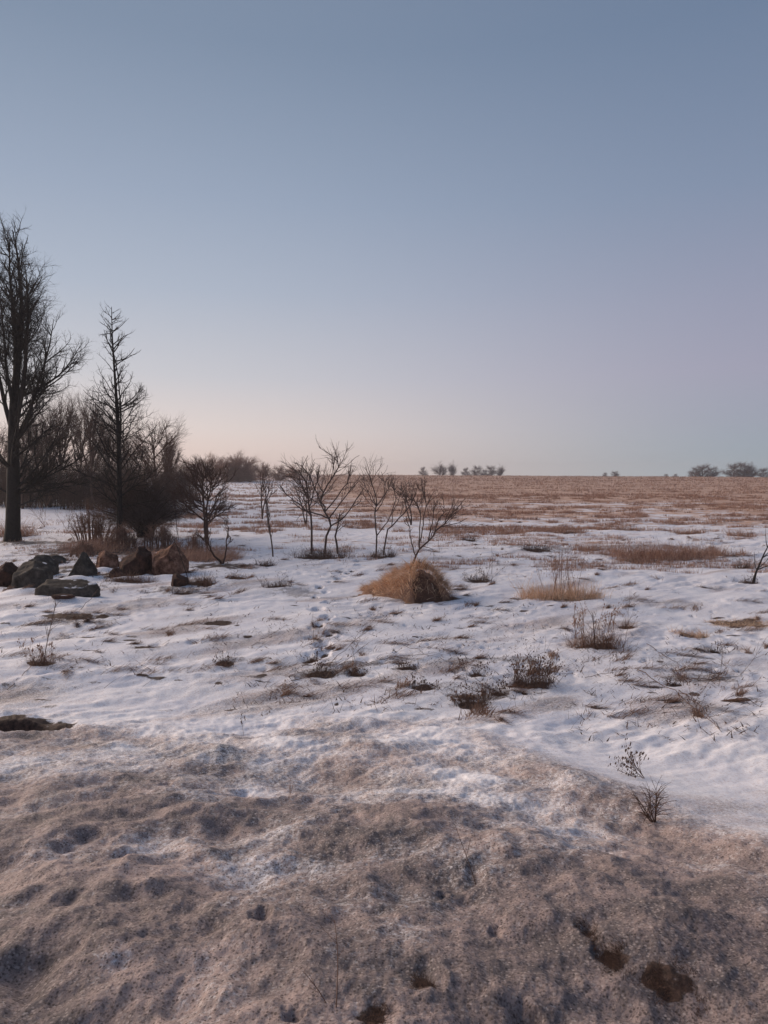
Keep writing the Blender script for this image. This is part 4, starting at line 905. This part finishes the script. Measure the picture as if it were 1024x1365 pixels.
def straw_mound():
    """the big orange-brown grass mound"""
    rng = np.random.default_rng(77)
    x, y = at(545, 800); D = math.hypot(x, y); s = D / F; y += .45; g = on(x, y)[2]; D = math.hypot(x, y); s = D / F
    root = empty('grass_mound', (x, y, g), 'big shaggy orange straw mound with a dark hollow at its right foot', 'grass')
    def hgt(u, v):   # metres; peak right of the middle, long low tail running back to the left
        v = v + np.where(u < 0, u * .75, 0); uu = np.where(u > .05, (u - .05) / (54 * s), (u - .05) / (70 * s)); q = np.clip(1 - np.abs(uu) ** 2.2 - (v / .68) ** 2, 0, 1)
        pk = np.where(uu > 0, 1 - .35 * uu ** 2, 1 - .92 * np.abs(uu) ** .75)
        return .80 * q ** .6 * np.clip(pk, 0, 1) * (1 + .35 * pn(u / .35, v / .35, 55))
    n = 60; uu, vv = np.meshgrid(np.linspace(-68 * s, 60 * s, n), np.linspace(-.85, 1.7, n), indexing='ij')
    zz = hgt(uu, vv) * .86 - .05 + .02 * fbm(uu, vv, .2, 2, 4)
    V = np.stack([uu, vv, zz], -1).reshape(-1, 3); id_ = np.arange(n * n).reshape(n, n)
    Q = np.stack([id_[:-1, :-1], id_[1:, :-1], id_[1:, 1:], id_[:-1, 1:]], -1).reshape(-1, 4)
    quads('matted_core', V, Q, M_strawdark, root, np.where(((V[:, 0] - 24 * s) / (20 * s)) ** 2 + ((V[:, 1] + .55) / .3) ** 2 < 1, .0, .8), True)  # shade of the hollow painted into the core's tint at the right foot
    nb = 6500; u = rng.uniform(-68 * s, 54 * s, nb * 3); v = rng.uniform(-.75, 1.5, nb * 3); z = hgt(u, v); m = z > .02; u, v, z = u[m][:nb], v[m][:nb], z[m][:nb]
    # a dark hollow low on the right
    hol = ((u - 24 * s) / (17 * s)) ** 2 + ((v + .56) / .28) ** 2 < 1; keep = ~(hol & (rng.random(len(u)) < .88)); u, v, z = u[keep], v[keep], z[keep]
    e = .02; gx = (hgt(u + e, v) - hgt(u - e, v)); gy = (hgt(u, v + e) - hgt(u, v - e))
    # comb: downhill and outward from the top, in locks
    az = np.arctan2(-gx - .012, -gy - .008) + 1.5 * pn(u / .24, v / .24, 17) + rng.normal(0, .22, len(u))
    lean = 1.05 + .9 * pn(u / .2, v / .2, 18) + rng.normal(0, .25, len(u))
    ln = rng.uniform(.15, .40, len(u)) * np.clip(1 + u * .35, .5, 1) * (1 + .9 * pn(u / .2, v / .2, 27)); base = np.stack([u, v, z - .02], 1)
    V, Q, T = blades(base, az, lean, ln, rng.uniform(.006, .02, len(u)), 1.0, 5, rng)
    T = np.clip(T * 1.1 - .05 + .8 * np.repeat(pn(u / .12, v / .12, 19), 10), 0, 1)
    A = Acc(); A.add(V, Q, T); A.obj('blades', M_straw, root)
    # looser grey brown stems on the right side
    nb = 900; u = rng.uniform(5 * s, 58 * s, nb); v = rng.uniform(-.7, .3, nb); z = hgt(u, v)
    A = Acc(); A.add(*blades(np.stack([u, v, z], 1), rng.normal(1.9, .9, nb), rng.uniform(.3, 1.3, nb), rng.uniform(.15, .4, nb), np.full(nb, .006), 1.1, 5, rng)); A.obj('loose_stems', M_strawdark, root)
    u0, v0 = 20 * s, -.66
straw_mound()

# upright dry stalks in the tufts; each one a part of its tuft
def stalks(idx, n, hpx, seed, mat, name='stalks', spread=.7, thick=.004, heads=True, lean=.12, br=6):
    root, x, cy, g0, D, w, hd = tuft_roots[idx]; rng = np.random.default_rng(seed); s = D / F
    P = path(np.stack([rng.uniform(-w, w, n) * spread, rng.uniform(-hd, hd, n) * .5, np.zeros(n)], 1), np.stack([rng.normal(0, lean, n), rng.normal(0, lean, n), np.ones(n)], 1), rng.uniform(.5, 1.05, n) * hpx * s, 9, .05, 0, rng)
    for k in range(n):
        Pk = P[k:k + 1]; R = np.full((1, 9), thick) * np.linspace(1, .5, 9); A = Acc(); A.add(*tubes(Pk, R, 4), .4)
        P2, R2 = grow(Pk, R, br, .3, 1, .6, lambda t, pl: .25 * pl, 5, .12, .1, thick * .6, rng); A.add(*tubes(P2, R2, 3), .5)
        P3, R3 = grow(P2, R2, br * 2, .3, 1, .7, lambda t, pl: .4 * pl, 4, .12, .1, thick * .45, rng); A.add(*tubes(P3, R3, 3), .6)
        if heads:
            e = np.concatenate([P2[:, -1], P3[:, -1]]); q = .006 + .008 * rng.random(len(e)); hd_ = np.stack([e, e + [0, 0, .01], e + [0.004, 0, .024], e + [0, 0, .034]], 1)
            A.add(*tubes(hd_, q[:, None] * np.array([.1, 1, .8, .1]) * .6, 4), .9)
        A.obj('stalk', mat, root)
stalks(0, 16, 66, 1, M_weedpale, spread=.35, thick=.0055)
stalks(0, 12, 40, 11, M_straw, spread=.9, thick=.004, heads=False, lean=.5)
stalks(1, 14, 62, 2, M_weedpale, spread=.9, thick=.005)
stalks(1, 1, 86, 3, M_weed, spread=.2, thick=.011, heads=False)
stalks(18, 1, 92, 4, M_weed, spread=.1, thick=.008, heads=False, br=10)
stalks(18, 8, 30, 5, M_weedpale, spread=.9, thick=.003)
stalks(5, 14, 40, 6, M_weed, spread=.9, thick=.0035, lean=.3)
stalks(6, 8, 26, 7, M_weed, spread=.9, thick=.003, lean=.4)
stalks(26, 30, 22, 8, M_stubble, spread=1, thick=.006, heads=False, lean=.4, br=3)
stalks(16, 5, 34, 9, M_weed, spread=.9, thick=.004, lean=.4)

# single stems, twigs and plants on the snow
def twig(name, pts, r, label, cat='twig', branches=8, seed=0, mat=M_weed, heads=False, lift=.03, group=None, ln=.3):
    """a stem over the snow through photo points (px, py, height in m above the ground at px,py)"""
    rng = np.random.default_rng(seed + 900); W = []
    for (px, py, h) in pts:
        p = at(px, py); g = on(*p); W.append((g[0], g[1], g[2] + h))
    W = np.array(W); o0 = W[0].copy(); W = W - o0; t = np.linspace(0, len(W) - 1, 12); P = np.stack([np.interp(t, range(len(W)), W[:, c]) for c in range(3)], 1)
    P[1:-1] += rng.normal(0, .012, (10, 3)); P = P[None]; R = (r * np.linspace(1, .4, 12))[None]
    root = empty(name, tuple(o0), label, cat, group); A = Acc(); A.add(*tubes(P, R, 5), .4); A.obj('stem', mat, root)
    if branches:
        P2, R2 = grow(P, R, branches, .2, 1, .6, lambda t, pl: ln * pl, 6, .1, lift, r * .6, rng); P3, R3 = grow(P2, R2, branches * 2, .3, 1, .6, lambda t, pl: .4 * pl, 4, .12, lift, r * .4, rng)
        A = Acc(); A.add(*tubes(P2, R2, 4), .5); A.add(*tubes(P3, R3, 3), .6)
        if heads:
            e = np.concatenate([P3[:, -1], P2[:, -1]]); A.add(*tubes(np.stack([e, e + [0, 0, .006], e + [0.005, 0, .016], e + [0, 0, .022]], 1), np.tile(np.array([.001, .006, .005, .001]), (len(e), 1)), 4), .3)
        A.obj('side_twigs', mat, root)
    return root
G4 = 'dead stems and twigs lying on the snow'
def up_px(px, py, topx, topy):      # an upright stem: foot pixel and a tip the same distance away
    return (px, py, topx, topy)
def plant(name, px, py, tipx, tipy, r, label, seed, branches=6, heads=True, mat=M_weed, ln=.35, n=1, lift=.05):
    rng = np.random.default_rng(seed + 700); p = at(px, py); D = math.hypot(*p); s = D / F; g = on(*p)
    root = empty(name, g, label, 'plant', 'single dead plants on the snow')
    A = Acc(); d = np.array([[(tipx - px) * s, 0, (py - tipy) * s]]) ; L0 = np.linalg.norm(d)
    P = path(np.zeros((n, 3)) - [0, 0, .03], d + rng.normal(0, .25 * L0 * (n > 1), (n, 3)), np.full(n, L0 + .03), 9, .05, 0.0, rng); R = np.full((n, 9), r) * np.linspace(1, .4, 9)
    A.add(*tubes(P, R, 4), .4); A.obj('stem', mat, root)
    if branches:
        P2, R2 = grow(P, R, branches * n, .25, 1, .6, lambda t, pl: ln * pl, 6, .1, lift, r * .6, rng); P3, R3 = grow(P2, R2, branches * 3 * n, .2, 1, .6, lambda t, pl: .4 * pl, 4, .14, lift, r * .4, rng)
        A = Acc(); A.add(*tubes(P2, R2, 4), .5); A.add(*tubes(P3, R3, 3), .5)
        if heads:
            e = np.concatenate([P3[:, -1], P2[:, -1]]); q = rng.uniform(.2, .7, len(e))[:, None]; A.add(*tubes(np.stack([e, e + [0, 0, .006], e + [0.005, 0, .016], e + [0, 0, .022]], 1), q * np.array([.002, .009, .008, .001]), 4), .3)
        A.obj('side_twigs', mat, root)
    return root
twig('fallen_stem', [(388, 908, .01), (430, 898, .02), (462, 872, .12), (516, 838, .25)], .006, 'long bent stem rising right from the near end of the footprint trail', seed=1, group=G4, branches=5)
twig('fallen_stem', [(430, 904, .01), (460, 885, .04), (492, 864, .10)], .005, 'shorter forked stem beside the long bent stem', seed=2, group=G4, branches=8, heads=True)
twig('fallen_stem', [(530, 862, .08), (560, 872, .04), (604, 884, .01)], .004, 'thin stem lying on the snow below the straw mound', seed=3, group=G4, branches=6)
twig('fallen_stem', [(335, 862, .01), (360, 850, .05), (382, 838, .08)], .004, 'thin branched stem on snow left of the footprints', seed=4, group=G4, branches=9, heads=True)
twig('fallen_stem', [(470, 895, .02), (520, 880, .05), (580, 872, .03)], .004, 'tangled stem with many side twigs right of the near footprints', seed=5, group=G4, branches=14, heads=True)
twig('fallen_stem', [(850, 895, .02), (905, 930, .05), (962, 977, .01)], .007, 'straight dark stem pointing down right across the snow on the right', seed=6, group=G4, branches=5)
twig('fallen_stem', [(905, 925, .05), (935, 945, .04), (958, 972, .01)], .006, 'second dark stem joining the straight one at its lower end', seed=7, group=G4, branches=9, heads=True)
twig('fallen_stem', [(862, 860, .02), (890, 880, .04), (915, 892, .02)], .006, 'stem below the little dark clod of grass', seed=8, group=G4, branches=5)
twig('fallen_stem', [(905, 905, .02), (950, 908, .03), (1010, 900, .02)], .006, 'level stem lying towards the right edge', seed=9, group=G4, branches=8)
twig('fallen_stem', [(780, 905, .02), (820, 902, .05), (845, 912, .02)], .004, 'thin twiggy stem right of the bushy dark tuft', seed=10, group=G4, branches=12, heads=True)
twig('fallen_stem', [(108, 814, .02), (125, 800, .10), (142, 784, .25)], .006, 'short slanting stick between the slab rock and the flat brown patch', seed=11, group=G4, branches=2)
twig('fallen_stem', [(10, 920, .01), (35, 897, .03), (62, 872, .05)], .006, 'slanting stick below the reddish tuft at the left edge', seed=12, group=G4, branches=2)
twig('fallen_stem', [(250, 822, .01), (300, 800, .04), (332, 782, .08)], .004, 'thin pale stick above the dark flattened hollow', seed=13, group=G4, branches=3)
twig('fallen_stem', [(690, 902, .02), (720, 880, .10), (752, 872, .1)], .004, 'stem arching over the bushy dark tuft', seed=14, group=G4, branches=10, heads=True)
plant('dead_weed', 874, 1096, 862, 1058, .005, 'dark drooping dead weed low on the crest of the dirty bank', 1, 14, ln=.5, n=5, heads=False, lift=-.12)
plant('dead_weed', 862, 1038, 840, 1014, .004, 'twiggy dead weed high on the crest of the dirty bank', 2, 9, n=4, ln=.5, lift=-.05)
plant('dead_weed', 448, 1345, 448, 1215, .0022, 'tall thin reddish weed in the nearest dirty snow', 3, 4, heads=False, mat=M_weedpale, ln=.4)
plant('dead_weed', 445, 1342, 405, 1290, .0022, 'short weed leaning left beside the tall thin reddish one', 4, 3, heads=False, mat=M_weedpale, ln=.4)
plant('dead_weed', 384, 1063, 388, 1034, .002, 'tiny upright sprig on the dirty snow near the small round pit', 5, 2, heads=False, mat=M_weedpale, n=2)
plant('dead_weed', 637, 1175, 612, 1095, .0022, 'thin weed in the middle of the dirty bank', 6, 2, heads=False, mat=M_weed)
plant('dead_weed', 935, 972, 925, 935, .003, 'small branched weed under the straight dark stem', 7, 7)
plant('dead_weed', 985, 900, 1020, 860, .004, 'leaning weed near the right edge below the flat golden mat', 8, 4, heads=False)
plant('dead_weed', 958, 915, 968, 858, .004, 'upright thin weed below the flat golden mat', 9, 4, heads=False)
plant('dead_weed', 655, 765, 662, 730, .007, 'slim upright weed behind the dark flattened tuft', 10, 2, heads=False)
plant('dead_weed', 418, 856, 420, 812, .004, 'thin upright stem beside the footprint trail', 11, 0)
plant('dead_weed', 830, 870, 845, 790, .004, 'thin seed-headed weed right of the stalks tuft', 12, 5)
plant('dead_weed', 60, 702, 60, 668, .012, 'reddish weed standing in snow right of the tallest trunk', 13, 8, n=4, mat=M_weedpale)
plant('dead_weed', 90, 708, 88, 675, .010, 'dark weed standing in snow midway between the two big trunks', 14, 8, n=4)
plant('dead_weed', 238, 720, 236, 668, .016, 'short dark upright stem right of the round bush foot', 15, 3, heads=False, mat=M_bark)
plant('dead_weed', 252, 775, 238, 718, .014, 'slanting dark stem beside the largest rusty boulder', 16, 3, heads=False, mat=M_bark)
plant('dead_weed', 325, 1000 - 20, 322, 955, .002, 'tiny sprig at the upper edge of the dirty snow', 17, 3)
twiggy_bush(160, 730, 26, 30, 93, 'low reddish bramble round the foot of the spire-shaped tree', n=(50, 400, 1500), base_w=.8, name='bramble', rt=.006, mat=M_weedpale)
twiggy_bush(215, 732, 26, 34, 94, 'low reddish bramble right of the round bush foot, behind the largest rusty boulder', n=(50, 400, 1500), base_w=.8, name='bramble', rt=.006, mat=M_weedpale)
twiggy_bush(115, 742, 20, 18, 95, 'small reddish bramble behind the triangular stone', n=(40, 300, 900), base_w=.7, name='bramble', rt=.005, mat=M_weedpale)
twiggy_bush(125, 722, 34, 48, 91, 'low arching reddish bramble between the spire-shaped tree and the tallest tree', n=(60, 500, 1800), base_w=.8, name='bramble', rt=.007, mat=M_strawdark)
twiggy_bush(255, 740, 30, 30, 92, 'low reddish bramble at the foot of the small gnarled tree', n=(40, 260, 900), base_w=.7, name='bramble', rt=.005, mat=M_weedpale)

# ------------------------------------------------------------------ thin evening haze over the field
def haze():
    v = [(-900, -60, -8), (900, -60, -8), (900, 1200, -8), (-900, 1200, -8), (-900, -60, 30), (900, -60, 30), (900, 1200, 30), (-900, 1200, 30)]
    f = [(0, 3, 2, 1), (4, 5, 6, 7), (0, 1, 5, 4), (1, 2, 6, 5), (2, 3, 7, 6), (3, 0, 4, 7)]
    me = bpy.data.meshes.new('haze'); me.from_pydata(v, [], f); me.update()
    m = bpy.data.materials.new('haze_air'); m.use_nodes = True; N = m.node_tree.nodes; N.clear()
    o = N.new('ShaderNodeOutputMaterial'); p = N.new('ShaderNodeVolumePrincipled')
    p.inputs['Color'].default_value = (0.84, 0.85, 0.92, 1); p.inputs['Density'].default_value = 0.00055; p.inputs['Anisotropy'].default_value = 0.2
    m.node_tree.links.new(p.outputs[0], o.inputs['Volume']); me.materials.append(m)
    h = link(bpy.data.objects.new('haze', me)); h['kind'] = 'stuff'; h['label'] = 'thin pale evening haze over the far field'; h['category'] = 'haze'
haze()
